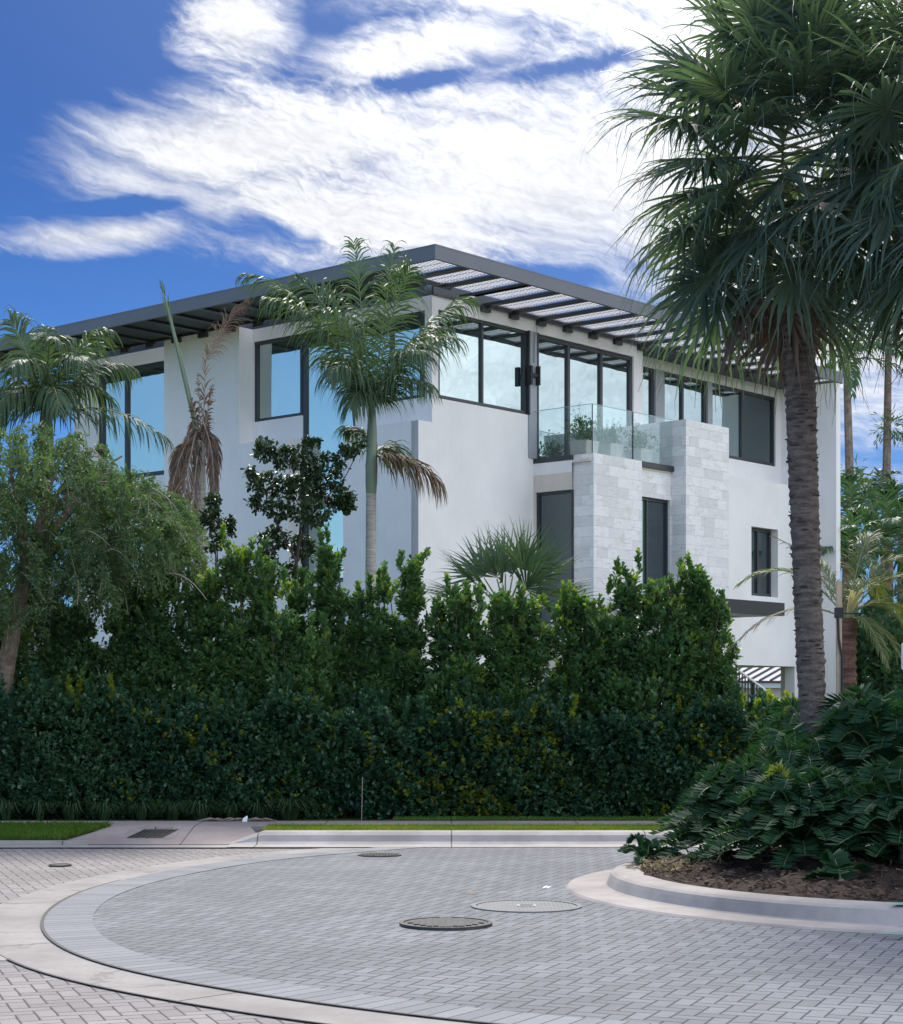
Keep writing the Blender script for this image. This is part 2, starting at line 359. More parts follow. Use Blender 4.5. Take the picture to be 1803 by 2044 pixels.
def herring(name, rot, size, ca, cb, joint):
    m, t = mat(name); v = objco(t)
    mp = t.add('ShaderNodeMapping'); t.put(mp.inputs[0], v); mp.inputs['Rotation'].default_value = (0, 0, R_(rot))
    mp.inputs['Scale'].default_value = (1 / size, 1 / size, 1)
    wob = t.noise(v, 3.0, 2, .5, 0, 1)
    pv = t.vm('ADD', mp.outputs[0], t.vm('SCALE', t.vm('SUBTRACT', wob, (.5, .5, .5)), scale=.16))
    px, py, _ = t.xyz(pv)
    ix, iy = t.m('FLOOR', px), t.m('FLOOR', py); fx, fy = t.m('SUBTRACT', px, ix), t.m('SUBTRACT', py, iy)
    k = t.m('FLOORED_MODULO', t.m('SUBTRACT', ix, iy), 4.0)
    k = t.m('ROUND', k)
    gx, gy = t.m('SUBTRACT', 1., fx), t.m('SUBTRACT', 1., fy)
    is0, is1, is2, is3 = (t.m('COMPARE', k, float(i), .1) for i in range(4))
    isH = t.m('ADD', is0, is1); isV = t.m('ADD', is2, is3)
    dx = t.m('ADD', t.m('ADD', t.m('MULTIPLY', is0, fx), t.m('MULTIPLY', is1, gx)), t.m('MULTIPLY', isV, t.m('MINIMUM', fx, gx)))
    dy = t.m('ADD', t.m('ADD', t.m('MULTIPLY', is3, fy), t.m('MULTIPLY', is2, gy)), t.m('MULTIPLY', isH, t.m('MINIMUM', fy, gy)))
    d = t.m('MINIMUM', dx, dy)
    wn = t.add('ShaderNodeTexWhiteNoise', noise_dimensions='2D')
    t.put(wn.inputs['Vector'], t.vec(t.m('SUBTRACT', ix, is1), t.m('SUBTRACT', iy, is2), 0.))
    n1 = t.noise(v, .8, 5, .6); n2 = t.noise(v, 130, 3, .7); n3 = t.noise(v, 14, 4, .6)
    c = t.mix(wn.outputs[0], ca, cb)
    c = t.mix(t.smooth(n1, .3, .7, 0, .45), c, tuple(q * .66 for q in ca)); n4 = t.noise(v, .33, 3, .6); c = t.mix(t.smooth(n4, .45, .7, 0, .35), c, tuple(q * .6 for q in ca))
    c = t.mix(t.smooth(n3, .5, .75, 0, .25), c, tuple(q * .7 for q in ca))
    c = t.mix(t.smooth(n2, .45, .7, 0, .35), c, tuple(q * .62 for q in ca))
    jw = t.m('ADD', joint, t.m('MULTIPLY', t.m('SUBTRACT', n3, .5), joint * .8))
    jm = t.smooth(d, t.m('MULTIPLY', jw, .6), t.m('MULTIPLY', jw, 1.5))
    c = t.mix(jm, tuple(q * .26 for q in ca), c)
    h = t.m('ADD', t.m('ADD', t.m('MULTIPLY', t.smooth(d, 0., joint * 3), 1.0), t.m('MULTIPLY', n2, .12)), t.m('MULTIPLY', wn.outputs[0], .35))
    fin(t, principled(t, c, .82, 0, .3, h, .6, .008)); return m
M['ringpave'] = herring('grey_herringbone_pavers', 22, .102, (.182, .187, .198), (.252, .258, .274), .05)
M['pinkpave'] = herring('pink_herringbone_pavers', -20, .102, (.255, .23, .22), (.335, .305, .29), .045)
def soldier(name, cx, cy, ca, cb):
    m, t = mat(name); v = objco(t); xx, yy, _ = t.xyz(v)
    an = t.m('ARCTAN2', t.m('SUBTRACT', yy, cy), t.m('SUBTRACT', xx, cx))
    q = t.m('MULTIPLY', an, 7.0 / .112); i = t.m('FLOOR', q); f = t.m('SUBTRACT', q, i)
    d = t.m('MINIMUM', f, t.m('SUBTRACT', 1., f))
    wn = t.add('ShaderNodeTexWhiteNoise', noise_dimensions='1D'); t.put(wn.inputs['W'], i)
    n2 = t.noise(v, 130, 3, .7); n3 = t.noise(v, 12, 4, .6)
    c = t.mix(wn.outputs[0], ca, cb); c = t.mix(t.smooth(n2, .45, .7, 0, .35), c, tuple(k * .6 for k in ca)); c = t.mix(t.smooth(n3, .5, .75, 0, .3), c, tuple(k * .7 for k in ca))
    c = t.mix(t.smooth(d, .02, .055), (.06, .058, .06), c)
    fin(t, principled(t, c, .82, 0, .3, t.m('ADD', t.smooth(d, 0., .1), t.m('MULTIPLY', n2, .15)), .5, .006)); return m
def band():
    m, t = mat('worn_concrete_band'); v = objco(t); xx, yy, _ = t.xyz(v)
    an = t.m('ARCTAN2', t.m('SUBTRACT', yy, 15.6), t.m('SUBTRACT', xx, 4.1)); q = t.m('MULTIPLY', an, 7.2 / 2.4); f = t.m('SUBTRACT', q, t.m('FLOOR', q)); d = t.m('MINIMUM', f, t.m('SUBTRACT', 1., f))
    n1 = t.noise(v, 1.3, 6, .7); n2 = t.noise(v, 9, 5, .7); n3 = t.noise(v, 150, 2, .6); vo = t.add('ShaderNodeTexVoronoi', feature='DISTANCE_TO_EDGE'); vo.inputs['Scale'].default_value = .55
    t.put(vo.inputs['Vector'], t.vm('ADD', v, t.vm('SCALE', t.noise(v, 3, 4, .6, 0, 1), scale=.5)))
    c = t.mix(t.smooth(n1, .3, .7), (.37, .34, .315), (.26, .24, .225)); c = t.mix(t.smooth(n2, .45, .72, 0, .4), c, (.25, .23, .215)); c = t.mix(t.smooth(n3, .5, .7, 0, .35), c, (.22, .20, .19))
    c = t.mix(t.smooth(d, .002, .005), (.08, .075, .07), c); c = t.mix(t.smooth(vo.outputs['Distance'], .004, .012, .35, 0), c, (.10, .09, .085))
    fin(t, principled(t, c, .88, 0, .25, t.m('ADD', t.m('MULTIPLY', n2, .5), t.m('MULTIPLY', n3, .4)), .4, .004)); return m
M['band'] = band()
M['soldier'] = soldier('grey_border_pavers', 4.1, 15.6, (.20, .205, .215), (.265, .27, .285))
def soil(name, c, c2, sc_=14):
    m, t = mat(name); v = objco(t); n = t.noise(v, sc_, 8, .75); n2 = t.noise(v, sc_ * 8, 4, .7)
    c1 = t.mix(t.smooth(n, .35, .65), c, c2); fin(t, principled(t, c1, .95, 0, .15, t.m('ADD', n, t.m('MULTIPLY', n2, .4)), .9, .03)); return m
M['soil'] = soil('dark_mulch_soil', (.045, .032, .025), (.11, .08, .062))
M['earth'] = soil('ground_earth', (.06, .065, .03), (.09, .085, .05), 3)
M['lawnsoil'] = soil('turf_base', (.05, .075, .018), (.11, .13, .04), 9)
M['grass'] = m_leaf('grass_blades', (.10, .165, .025), (.235, .26, .06), .35, .5)
M['lawn'] = m_leaf('lawn_blades', (.06, .13, .015), (.13, .21, .04), .35, .5)
M['clusia'] = m_leaf('clusia_leaves', (.032, .092, .046), (.102, .185, .060), .28, .40, spec=.4)
M['clusianewlit'] = m_leaf('clusia_new_sunlit_leaves', (.11, .19, .03), (.19, .26, .05), .4, .4)  # new growth, and also the sunlit shrub tips painted as leaf colour
M['hedgeleaf'] = m_leaf('hedge_leaves', (.020, .068, .048), (.058, .124, .056), .22, .36, spec=.45)
M['hedgenew'] = m_leaf('hedge_new_leaves', (.13, .17, .02), (.20, .23, .03), .35, .45)
M['weep'] = m_leaf('weeping_leaves', (.045, .095, .048), (.120, .178, .082), .32, .5)
M['ficus'] = m_leaf('dark_tree_leaves', (.022, .045, .024), (.05, .085, .035), .2, .3, spec=.5)
M['royal'] = m_leaf('palm_leaflets', (.042, .082, .052), (.092, .142, .078), .28, .48, spec=.25, clump=.8)
M['browning'] = m_leaf('browning_leaflets', (.085, .060, .040), (.16, .11, .065), .25, .6, (1.5, 1.2, .8))
M['deadfrond'] = m_leaf('dead_frond', (.085, .06, .048), (.28, .21, .165), .2, .8, (1.3, 1.1, .9), .1)
M['sabal'] = m_leaf('fan_leaf_segments', (.048, .086, .076), (.110, .158, .126), .36, .42, clump=1.5)  # bluish veil over the crown is mixed into this leaf colour
M['sabaldead'] = m_leaf('hanging_dead_fan_leaves', (.10, .075, .065), (.20, .15, .12), .25, .7, (1.4, 1.2, 1.0))
M['spiky'] = m_leaf('stiff_fan_segments', (.045, .085, .05), (.10, .15, .085), .2, .4)
M['cycad'] = m_leaf('cycad_leaflets', (.010, .042, .027), (.034, .086, .034), .22, .6, spec=.1, clump=1.0)
M['cycadnew'] = m_leaf('young_cycad_leaflets', (.10, .14, .03), (.16, .20, .05), .3, .4)
M['date'] = m_leaf('date_palm_leaflets', (.07, .10, .04), (.16, .18, .07), .3, .5)
M['datedry'] = m_leaf('dry_date_leaflets', (.16, .13, .09), (.27, .22, .15), .2, .7, (1.3, 1.1, .9))
M['spear'] = m_leaf('young_folded_fronds', (.42, .38, .16), (.58, .52, .28), .3, .5, (1.2, 1.2, .8))
M['farleaf'] = m_leaf('distant_palm_leaflets', (.035, .085, .05), (.075, .145, .075), .3, .4)
M['liriope'] = m_leaf('lily_turf_blades', (.022, .05, .024), (.05, .09, .04), .2, .4)
def bark(name, c, c2, zs=14., bumps=.8):
    m, t = mat(name); v = objco(t); xx, yy, zz = t.xyz(v)
    n = t.noise(t.vec(t.m('MULTIPLY', xx, 3.), t.m('MULTIPLY', yy, 3.), t.m('MULTIPLY', zz, zs)), 2.0, 7, .7, .4)
    n2 = t.noise(v, 40, 4, .7)
    cc = t.mix(t.smooth(n, .32, .66), c, c2); cc = t.mix(t.smooth(n2, .5, .75, 0, .5), cc, tuple(q * .55 for q in c))
    fin(t, principled(t, cc, .9, 0, .2, t.m('ADD', n, t.m('MULTIPLY', n2, .4)), bumps, .02)); return m
M['sabalbark'] = bark('fibrous_palm_bark', (.07, .058, .052), (.185, .155, .135))
M['royalbark'] = bark('ringed_grey_bark', (.30, .28, .25), (.50, .47, .42), 22, .3)
M['shaft'] = m_plain('green_crownshaft', (.155, .21, .13), .4, 0, .5, .15, 3)
M['bark'] = bark('grey_brown_bark', (.13, .10, .08), (.30, .235, .18), 3, .8)
M['twig'] = m_plain('bare_twigs', (.32, .27, .22), .85, 0, .2, .15, 5)
M['darktwig'] = m_plain('dark_stems', (.07, .055, .045), .85, 0, .2, .2, 5)
M['datebark'] = bark('red_brown_date_trunk', (.10, .055, .045), (.24, .13, .10), 9, 1.0)
M['rachis'] = m_plain('frond_stalks', (.16, .20, .09), .5, 0, .4, .15, 4)
M['chip'] = m_leaf('mulch_chips', (.055, .04, .032), (.17, .125, .10), .02, .95, spec=.1)
M['straw'] = m_leaf('dry_leaf_litter', (.22, .17, .11), (.45, .37, .27), .1, .9, spec=.1)
M['paint'] = m_plain('green_marking_paint', (.18, .36, .28), .7, 0, .3, .2, 6)
M['metalroof'] = m_plain('white_standing_seam', (.42, .42, .43), .5, 0, .5, .03)
M['neighbour'] = stucco('neighbour_render', (.62, .60, .58))
M['signback'] = m_plain('aluminium_sign_back', (.34, .37, .42), .4, .5, .5, .06)

# ================================================================== ground, road, kerbs
def struct(o): o['kind'] = 'structure'; return o
def sheet(name, pts, zz, m, kind='structure'):
    b = MB(); b.poly([(p[0], p[1], zz) for p in pts]); o = b.build(name, m); o['kind'] = kind; return o
sheet('ground', [(-900, -300), (900, -300), (900, 1500), (-900, 1500)], -.03, M['earth'])
sheet('road', [(-40, -25), (40, -25), (40, 20.2), (-40, 20.2)], 0.0, M['pinkpave'])
ICX, ICY = 4.1, 15.6
# outer edge of the grey paving: measured radius round the island centre for each bearing
mp_ = np.array([(-1.0, 19.75), (-1.81, 19.01), (-2.43, 17.86), (-2.82, 16.73), (-3.03, 15.83), (-3.09, 14.55), (-2.94, 13.24), (-2.61, 12.09), (-2.28, 11.39),
                (-1.81, 10.71), (-1.32, 10.25), (-.87, 9.82), (-.39, 9.47), (0, 9.17)])
an_ = np.unwrap(np.arctan2(mp_[:, 1] - ICY, mp_[:, 0] - ICX)); ra_ = np.hypot(mp_[:, 0] - ICX, mp_[:, 1] - ICY)
TH = np.linspace(0, 2 * math.pi, 241)[:-1]
def ring_r(th):
    aa = np.concatenate([an_, an_ + 2 * math.pi, an_ - 2 * math.pi]); rr = np.concatenate([ra_, ra_, ra_])
    o = np.argsort(aa); r = np.interp(th, aa[o], rr[o])
    k = np.exp(-.5 * (np.arange(-8, 9) / 3.0) ** 2); k /= k.sum()
    return np.convolve(np.concatenate([r[-8:], r, r[:8]]), k, 'valid')
RR = ring_r(TH)
def ring_pts(dr): return np.stack([ICX + (RR + dr) * np.cos(TH), ICY + (RR + dr) * np.sin(TH)], 1)
def annulus(name, po, pi_, zz, m, h=0.0):
    b = MB(); n = len(po); v = np.concatenate([np.column_stack([po, np.full(n, zz)]), np.column_stack([pi_, np.full(n, zz)])])
    i = np.arange(n); j = (i + 1) % n
    b.add(v, np.stack([i, j, j + n, i + n], 1)); o = b.build(name, m); return struct(o)
clipY = lambda p: np.column_stack([p[:, 0], np.minimum(p[:, 1], 20.0)])
annulus('concrete_band', clipY(ring_pts(.42)), clipY(ring_pts(-.02)), .008, M['band'])
sheet('ring_road', clipY(ring_pts(0.0)), .012, M['ringpave'])
annulus('paver_border', clipY(ring_pts(-.012)), clipY(ring_pts(-.36)), .016, M['soldier'])
sheet('concrete_crossing', [(-3.15, 14.5), (-30, 14.7), (-30, 11.0), (-2.55, 11.35)], .004, M['concrete'])
# thin open joint along the outer side of the concrete band
b = MB(); o_, i_ = clipY(ring_pts(.435)), clipY(ring_pts(.415)); n = len(o_)
i = np.arange(n); j = (i + 1) % n; sel = (o_[:, 1] < 11.4)
b.add(np.concatenate([np.column_stack([o_, np.full(n, .0105)]), np.column_stack([i_, np.full(n, .0105)])]), np.stack([i, j, j + n, i + n], 1)[sel])
struct(b.build('pavement_joint', M['black']))
b = MB(); o_, i_ = clipY(ring_pts(.012)), clipY(ring_pts(-.012)); 
b.add(np.concatenate([np.column_stack([o_, np.full(n, .0185)]), np.column_stack([i_, np.full(n, .0185)])]), np.stack([i, j, j + n, i + n], 1)[(o_[:, 1] < 16.5) & (o_[:, 0] < 2)])
struct(b.build('pavement_joint', M['black']))

# island: gutter, rolled kerb, mulch
irr = 3.06 + .14 * np.cos(TH - R_(250)) + .03 * np.sin(3 * TH)
def ipts(dr): return np.stack([ICX + (irr + dr) * np.cos(TH), ICY + (irr + dr) * np.sin(TH)], 1)
prof = [(0.02, .013), (0.0, .030), (-.30, .034), (-.325, .045), (-.35, .105), (-.365, .135), (-.395, .152), (-.44, .16), (-.60, .165), (-.625, .16), (-.64, .10)]
b = MB(); n = len(TH); vs = np.concatenate([np.column_stack([ipts(d), np.full(n, z_)]) for d, z_ in prof])
i = np.arange(n); j = (i + 1) % n
for k in range(len(prof) - 1): b.add(np.zeros((0, 3)), np.zeros((0, 4), int)) if False else None
b.add(vs, np.concatenate([np.stack([i + k * n, j + k * n, j + (k + 1) * n, i + (k + 1) * n], 1) for k in range(len(prof) - 1)]))
isl = struct(b.build('island_kerb', M['islandkerb']))
b = MB()
b.poly([(ICX - 1.02, 12.94, .172), (ICX - .62, 12.88, .172), (ICX - .60, 13.04, .174), (ICX - .92, 13.08, .174)])
b.poly([(ICX - 1.25, 12.285, .052), (ICX - .66, 12.19, .051), (ICX - .64, 12.25, .056), (ICX - 1.12, 12.33, .056)])
o = b.build('survey_paint_mark', M['paint']); tag(o, 'green spray paint mark across the island kerb at the right', 'paint mark')
b = MB(); g = 90; xs = np.linspace(-1, 1, g); X, Y = np.meshgrid(xs, xs); rr2 = np.hypot(X, Y)
def hills(x, y):
    return .05 * np.sin(x * 3.1 + 1) * np.cos(y * 2.7) + .03 * np.sin(x * 8.3 + y * 5) + .02 * np.sin(y * 13 - x * 9)
px_, py_ = ICX + X * 2.62, ICY + Y * 2.62
def mulch_z(x, y):
    r = np.hypot(x - ICX, y - ICY) / 2.6
    return .15 + .10 * np.clip(1 - r, 0, 1) ** .7 + hills(x, y) * np.clip((1.0 - r) * 4, 0, 1) + .16 * np.exp(-((x - 4.35) ** 2 + (y - 14.75) ** 2) / .16)
zz_ = mulch_z(px_, py_)
idx = np.arange(g * g).reshape(g, g)
q = np.stack([idx[:-1, :-1], idx[:-1, 1:], idx[1:, 1:], idx[1:, :-1]], -1).reshape(-1, 4)
keep = (rr2.ravel()[q] < 1.0).all(1)
b.add(np.stack([px_, py_, zz_], -1).reshape(-1, 3), q[keep])
mul = b.build('mulch_bed', M['soil'], smooth=True); mul['kind'] = 'structure'
N = 9000; r = 2.5 * np.sqrt(rng.uniform(0, 1, N)); a = rng.uniform(0, 6.283, N)
P = np.stack([ICX + r * np.cos(a), ICY + r * np.sin(a), np.zeros(N)], 1); P[:, 2] = mulch_z(P[:, 0], P[:, 1]) + .006
D = np.stack([rng.normal(0, 1, N), rng.normal(0, 1, N), rng.normal(0, .22, N)], 1)
b = MB(); leaves(b, P, D, rng.uniform(.025, .085, N), rng.uniform(.012, .035, N), 0, .5)
sel = np.hypot(P[:, 0] - 1.8, P[:, 1] - 16.1) < .55
Ps = np.repeat(P[sel], 3, 0) + rng.normal(0, .05, (sel.sum() * 3, 3)) * (1, 1, .3)
leaves(b, Ps, np.column_stack([rng.normal(0, 1, (len(Ps), 2)), rng.normal(0, .3, len(Ps))]), .09, .02, 1, .6)
o = b.build('mulch_chips', [M['chip'], M['straw']]); o['kind'] = 'stuff'; tag(o, 'shredded bark mulch and dry leaves on the island', 'mulch')

# far side: gutter, kerb, verge, sidewalk
HX0 = -2.45
b = MB(); pf = [(20.02, .016), (20.34, .022), (20.40, .05), (20.455, .115), (20.52, .145), (20.74, .15), (20.75, .05)]
xs = np.array([HX0, HX0 + .35, 0, 4, 12, 30]); hs = np.array([.12, 1, 1, 1, 1, 1])
vs = [(x_, y_, .018 + (z_ - .018) * h_) for y_, z_ in pf for x_, h_ in zip(xs, hs)]
m_ = len(xs); fs = [(k * m_ + i, k * m_ + i + 1, (k + 1) * m_ + i + 1, (k + 1) * m_ + i) for k in range(len(pf) - 1) for i in range(m_ - 1)]
b.add(vs, fs); struct(b.build('kerb', M['kerb']))
sheet('gutter', [(-30, 20.0), (HX0 + .05, 20.0), (HX0 + .05, 20.36), (-30, 20.4)], .014, M['islandkerb'])
b = MB(); b.box(-30, -4.02, 20.37, 20.50, -.02, .055); struct(b.build('kerb', M['kerb']))
b = MB(); b.add([(-4.75, 20.38, .018), (HX0 + .4, 20.38, .018), (HX0 + .1, 21.5, .142), (-4.2, 21.5, .142)], [(0, 1, 2, 3)]); struct(b.build('ramp', M['walk']))
b = MB(); b.box(-40, 30, 21.5, 22.42, -.02, .146); struct(b.build('sidewalk', M['walk']))
b = MB(); b.box(HX0 + .3, 30, 20.745, 21.5, -.02, .13); b.box(-40, 30, 22.42, 24.0, -.02, .13); b.box(-40, 40, 24.0, 60, -.02, .125)
struct(b.build('verge', M['lawnsoil']))
b = MB(); b.add([(-30, 20.5, .05), (-4.35, 20.5, .05), (-3.95, 21.5, .135), (-30, 21.5, .135)], [(0, 1, 2, 3)]); struct(b.build('lawn_ground', M['lawnsoil']))
def blades(name, x0, x1, y0, y1, zf, N, h, m, label, edge=None):
    P = np.stack([rng.uniform(x0, x1, N), rng.uniform(y0, y1, N), np.zeros(N)], 1)
    if edge is not None: P = P[edge(P)]
    P[:, 2] = zf(P); n = len(P)
    D = np.stack([rng.normal(0, .45, n), rng.normal(0, .45, n), np.ones(n)], 1)
    b = MB(); leaves(b, P, D, h * rng.uniform(.5, 1.3, n), .008, 0, 2.0)
    o = b.build(name, m); o['kind'] = 'stuff'; tag(o, label, 'grass')
blades('grass', HX0 + .32, 4.5, 20.77, 21.5, lambda P: .128, 30000, .05, M['grass'], 'narrow strip of yellowish turf between kerb and sidewalk')
blades('grass', -.7, 4.2, 22.44, 22.95, lambda P: .128, 14000, .05, M['lawn'], 'thin strip of turf between sidewalk and hedge foot')
blades('grass', -6.6, -3.95, 20.5, 21.5, lambda P: .05 + .085 * (P[:, 1] - 20.5), 26000, .075, M['lawn'], 'bright green lawn corner beside the concrete ramp', lambda P: P[:, 0] < -4.36 + .4 * (P[:, 1] - 20.5))
# covers and drain
def cover(name, label, x_, y_, r_, lift, mats, kind):
    t = thing(name, label, 'manhole cover', (x_, y_, .012))
    b = MB(); n = 48; th = np.linspace(0, 2 * math.pi, n, endpoint=False)
    ring = lambda rr, z_: np.column_stack([rr * np.cos(th), rr * np.sin(th), np.full(n, z_)])
    i = np.arange(n); j = (i + 1) % n
    pr = [(r_ * 1.05, 0), (r_ * 1.05, lift), (r_ * .955, lift), (r_ * .95, lift - .012)]
    b.add(np.concatenate([ring(*q_) for q_ in pr]), np.concatenate([np.stack([i + k * n, j + k * n, j + k * n + n, i + k * n + n], 1) for k in range(3)]))
    b.build('rim', mats[0], t)
    b = MB(); b.add(ring(r_ * .945, lift - .006), [list(range(n))])
    if kind == 'studs':
        for a_ in np.arange(-.8, .81, .145):
            for c_ in np.arange(-.8, .81, .145):
                if a_ * a_ + c_ * c_ < .66: b.box(r_ * a_ - .02, r_ * a_ + .02, r_ * c_ - .02, r_ * c_ + .02, lift - .0055, lift + .002)
    elif kind == 'ribs':
        for a_ in np.arange(-.88, .89, .075):
            L_ = r_ * math.sqrt(max(0, .86 - a_ * a_))
            if L_ > .04:
                if abs(a_) < .11: b.box(r_ * a_ - .011, r_ * a_ + .011, .075, L_, lift - .0055, lift - .003); b.box(r_ * a_ - .011, r_ * a_ + .011, -L_, -.075, lift - .0055, lift - .0035)
                else: b.box(r_ * a_ - .011, r_ * a_ + .011, -L_, L_, lift - .0055, lift - .0035)
    b.build('lid', mats[1], t)
    if kind == 'ribs':
        b = MB(); b.box(-.075, .075, -.07, .07, lift - .005, lift + .002); b.build('square_plug', M['pot'], t)
        b = MB(); b.box(-.05, .05, -.04, .035, lift + .002, lift + .004); b.build('key_hole', M['iron'], t)
    return t
cover('manhole_cover', 'dark cast iron manhole cover standing proud of the grey pavers', -.04, 13.08, .315, .022, (M['iron'], M['iron']), 'studs')
cover('manhole_cover', 'wide pale ribbed cover with a square plug beside the island gutter', .58, 14.26, .41, .010, (M['lidstone'], M['lidstone']), 'ribs')
cover('manhole_cover', 'distant flat dark cover near the far kerb', -.74, 18.99, .215, .012, (M['iron'], M['iron']), 'studs')
cover('valve_cover', 'tiny dark valve lid in the pink pavers at the left', -3.8, 17.9, .11, .004, (M['iron'], M['iron']), 'plain')['category'] = 'valve cover'
t = thing('storm_drain', 'dark kerb inlet opening in the concrete ramp by the lawn', 'storm drain', (-3.42, 21.0, .085), 0)
t.rotation_euler = (math.atan2(.124, 1.12), 0, 0)
b = MB(); b.box(-.30, .30, -.30, .30, .001, .006); b.box(-.20, .20, .30, .34, .001, .03); b.build('frame', M['walk'], t)
b = MB(); b.poly([(-.24, -.26, .010), (.16, -.26, .010), (.27, .26, .010), (-.10, .26, .010)]); b.build('opening', M['black'], t)  # flat black sheet painted in for the shade inside the inlet
b = MB()
for k in range(7): b.obox((-.19 + .062 * k + .03, 0, .013), .012, .5, .006, -.2)
b.build('grate', M['iron'], t)
# litter on the paving
for (px, py, Lb, lab) in ((1092, 1779, .032, 'white scrap of paper on the pavers left of the island gutter'), (940, 1789, .045, 'curled pale leaf lying on the grey pavers')):
    Y_ = CAMH * FPX / (py - HOR); X_ = (px - CXP) * Y_ / FPX
    b = MB(); b.strip([(X_ - Lb, Y_, .03), (X_ - .3 * Lb, Y_ + .01, .04), (X_ + .4 * Lb, Y_ + .02, .03), (X_ + 1.2 * Lb, Y_, .042)], [.006, .018, .015, .004], (.2, 1, .35))
    tag(b.build('paper_scrap' if 'paper' in lab else 'fallen_leaf', M['white'] if 'paper' in lab else M['straw']), lab, 'litter')
q0 = at(490, 1637, 22.3)
b = MB()
for k in range(9):
    a = rng.uniform(-.5, .5); b.strip([(q0[0] + a - .15, 22.25, .16), (q0[0] + a, 22.22 + .02 * k, .185), (q0[0] + a + .15, 22.25, .16)], [.01, .025, .006], (0, 1, .3))
b.strip([(q0[0], 22.2, .15), (q0[0] + .01, 22.2, .19), (q0[0] + .03, 22.21, .22)], [.03, .028, .006], (1, 0, 0), 1)
tag(b.build('fallen_frond', [M['bark'], M['white']]), 'small heap of dry husk with a white flake on the sidewalk', 'litter')

# ================================================================== house (own axes: x along the right face, y along the left face)
HOUSE = thing('house', 'white three storey modern house with flat overhanging roof and stone tiled bay', 'house', (-.6815, 38.0, 0), math.atan2(.754, .657))
def wall(mb, axis, p0, p1, s0, s1, z0, z1, holes=(), mi=0):
    """slab between p0..p1 across, s0..s1 along, with rectangular holes (s, s, z, z)"""
    ss = sorted({s0, s1, *[h for q in holes for h in q[:2] if s0 < h < s1]}); zs = sorted({z0, z1, *[h for q in holes for h in q[2:] if z0 < h < z1]})
    for i in range(len(ss) - 1):
        run = None
        for k in range(len(zs)):
            solid = k < len(zs) - 1 and not any(q[0] <= (ss[i] + ss[i + 1]) / 2 <= q[1] and q[2] <= (zs[k] + zs[k + 1]) / 2 <= q[3] for q in holes)
            if solid and run is None: run = zs[k]
            if not solid and run is not None:
                if axis == 'a': mb.box(ss[i], ss[i + 1], p0, p1, run, zs[k], mi)
                else: mb.box(p0, p1, ss[i], ss[i + 1], run, zs[k], mi)
                run = None
def window(axis, plane, s0, s1, z0, z1, mull=(), out=-1, frame=.07, depth=.09, pane='pane', fm='bronze', name='window', label=None, head=None):
    """framed window; plane = outer face of the frame; each pane is a sub-part"""
    b = MB(); q0, q1 = (plane, plane + depth) if out < 0 else (plane - depth, plane)
    hd = head or frame
    def bx(sa, sb, za, zb):
        if axis == 'a': b.box(sa, sb, q0, q1, za, zb)
        else: b.box(q0, q1, sa, sb, za, zb)
    bx(s0, s1, z0, z0 + frame); bx(s0, s1, z1 - hd, z1)
    edges = [s0 + frame / 2] + list(mull) + [s1 - frame / 2]
    for k, e in enumerate(edges): bx(e - frame / 2, e + frame / 2, z0 + frame, z1 - hd)
    o = b.build(name, M[fm], HOUSE)
    if label: o['label'] = label
    pp = plane + depth * .55 if out < 0 else plane - depth * .55
    for k in range(len(edges) - 1):
        p = MB(); sa, sb = edges[k] + frame / 2 - .012, edges[k + 1] - frame / 2 + .012; za, zb = z0 + frame - .012, z1 - hd + .012
        if axis == 'a': p.box(sa, sb, pp, pp + .012, za, zb)
        else: p.box(pp, pp + .012, sa, sb, za, zb)
        pn = pane[k] if isinstance(pane, (list, tuple)) else pane
        p.build('pane', M[pn], o)
    return o
WT = 10.05
# plaster shell
b = MB()
wall(b, 'b', 0, .42, 0, 8.05, 0, 7.4, [(2.17, 3.86, 3.6, 7.4)])                     # lower left face
b.box(0, .42, 5.45, 8.05, 7.4, WT)                                                 # full height pier
wall(b, 'b', .422, .62, 0, 5.449, 7.4, WT, [(.14, 2.22, 7.95, 9.76), (2.22, 3.85, 7.39, 9.76), (3.85, 5.42, 7.94, 9.76)])
b.box(.46, .62, 2.1, 3.92, 3.4, 4.2)
wall(b, 'b', .40, .60, 8.052, 11.8, 0, WT, [(8.1, 11.0, 7.0, 9.72), (8.2, 10.0, 3.7, 5.7)])
b.box(.40, 15.4, 11.8, 12.0, 2.53, WT)                                              # end wall
wall(b, 'a', 0.002, .2, .42, 3.76, 0, WT, [(.62, 3.62, 7.93, 9.78)])                # right face up to the bay
b.box(.0, .418, .001, .2, 0, 7.398)
b.box(3.76, 7.62, .001, .2, 9.78, WT); b.box(3.76, 8.0, .0, .2, 0, 7.0)
b.box(7.62, 7.99, 0, .62, 6.9, WT)                                                 # jamb beside the doors
wall(b, 'a', .60, .80, 7.99, 15.3, 6.9, WT, [(8.1, 11.78, 7.0, 9.80), (11.90, 15.05, 7.93, 9.80)])
wall(b, 'a', 0, .598, 8.3, 15.3, 2.53, 7.36, [(12.85, 14.16, 4.34, 6.13)])         # lower right wall
b.box(8.0, 11.9, 0, .3, 0, 2.53); b.box(8.0, 8.3, 0, .598, 2.53, 6.9)
b.box(15.3, 15.52, -1.09, .60, 0, WT); b.box(15.3, 15.52, .60, 11.8, 2.53, WT)      # fin wall at the far end
b.box(15.08, 15.3, .04, .34, 0, 2.53)
b.box(.62, 15.3, .8, 11.8, 2.53, 2.75); b.box(.7, 15.3, .85, 11.7, 6.75, 6.95)      # floor slabs
b.build('wall', M['plaster'], HOUSE)
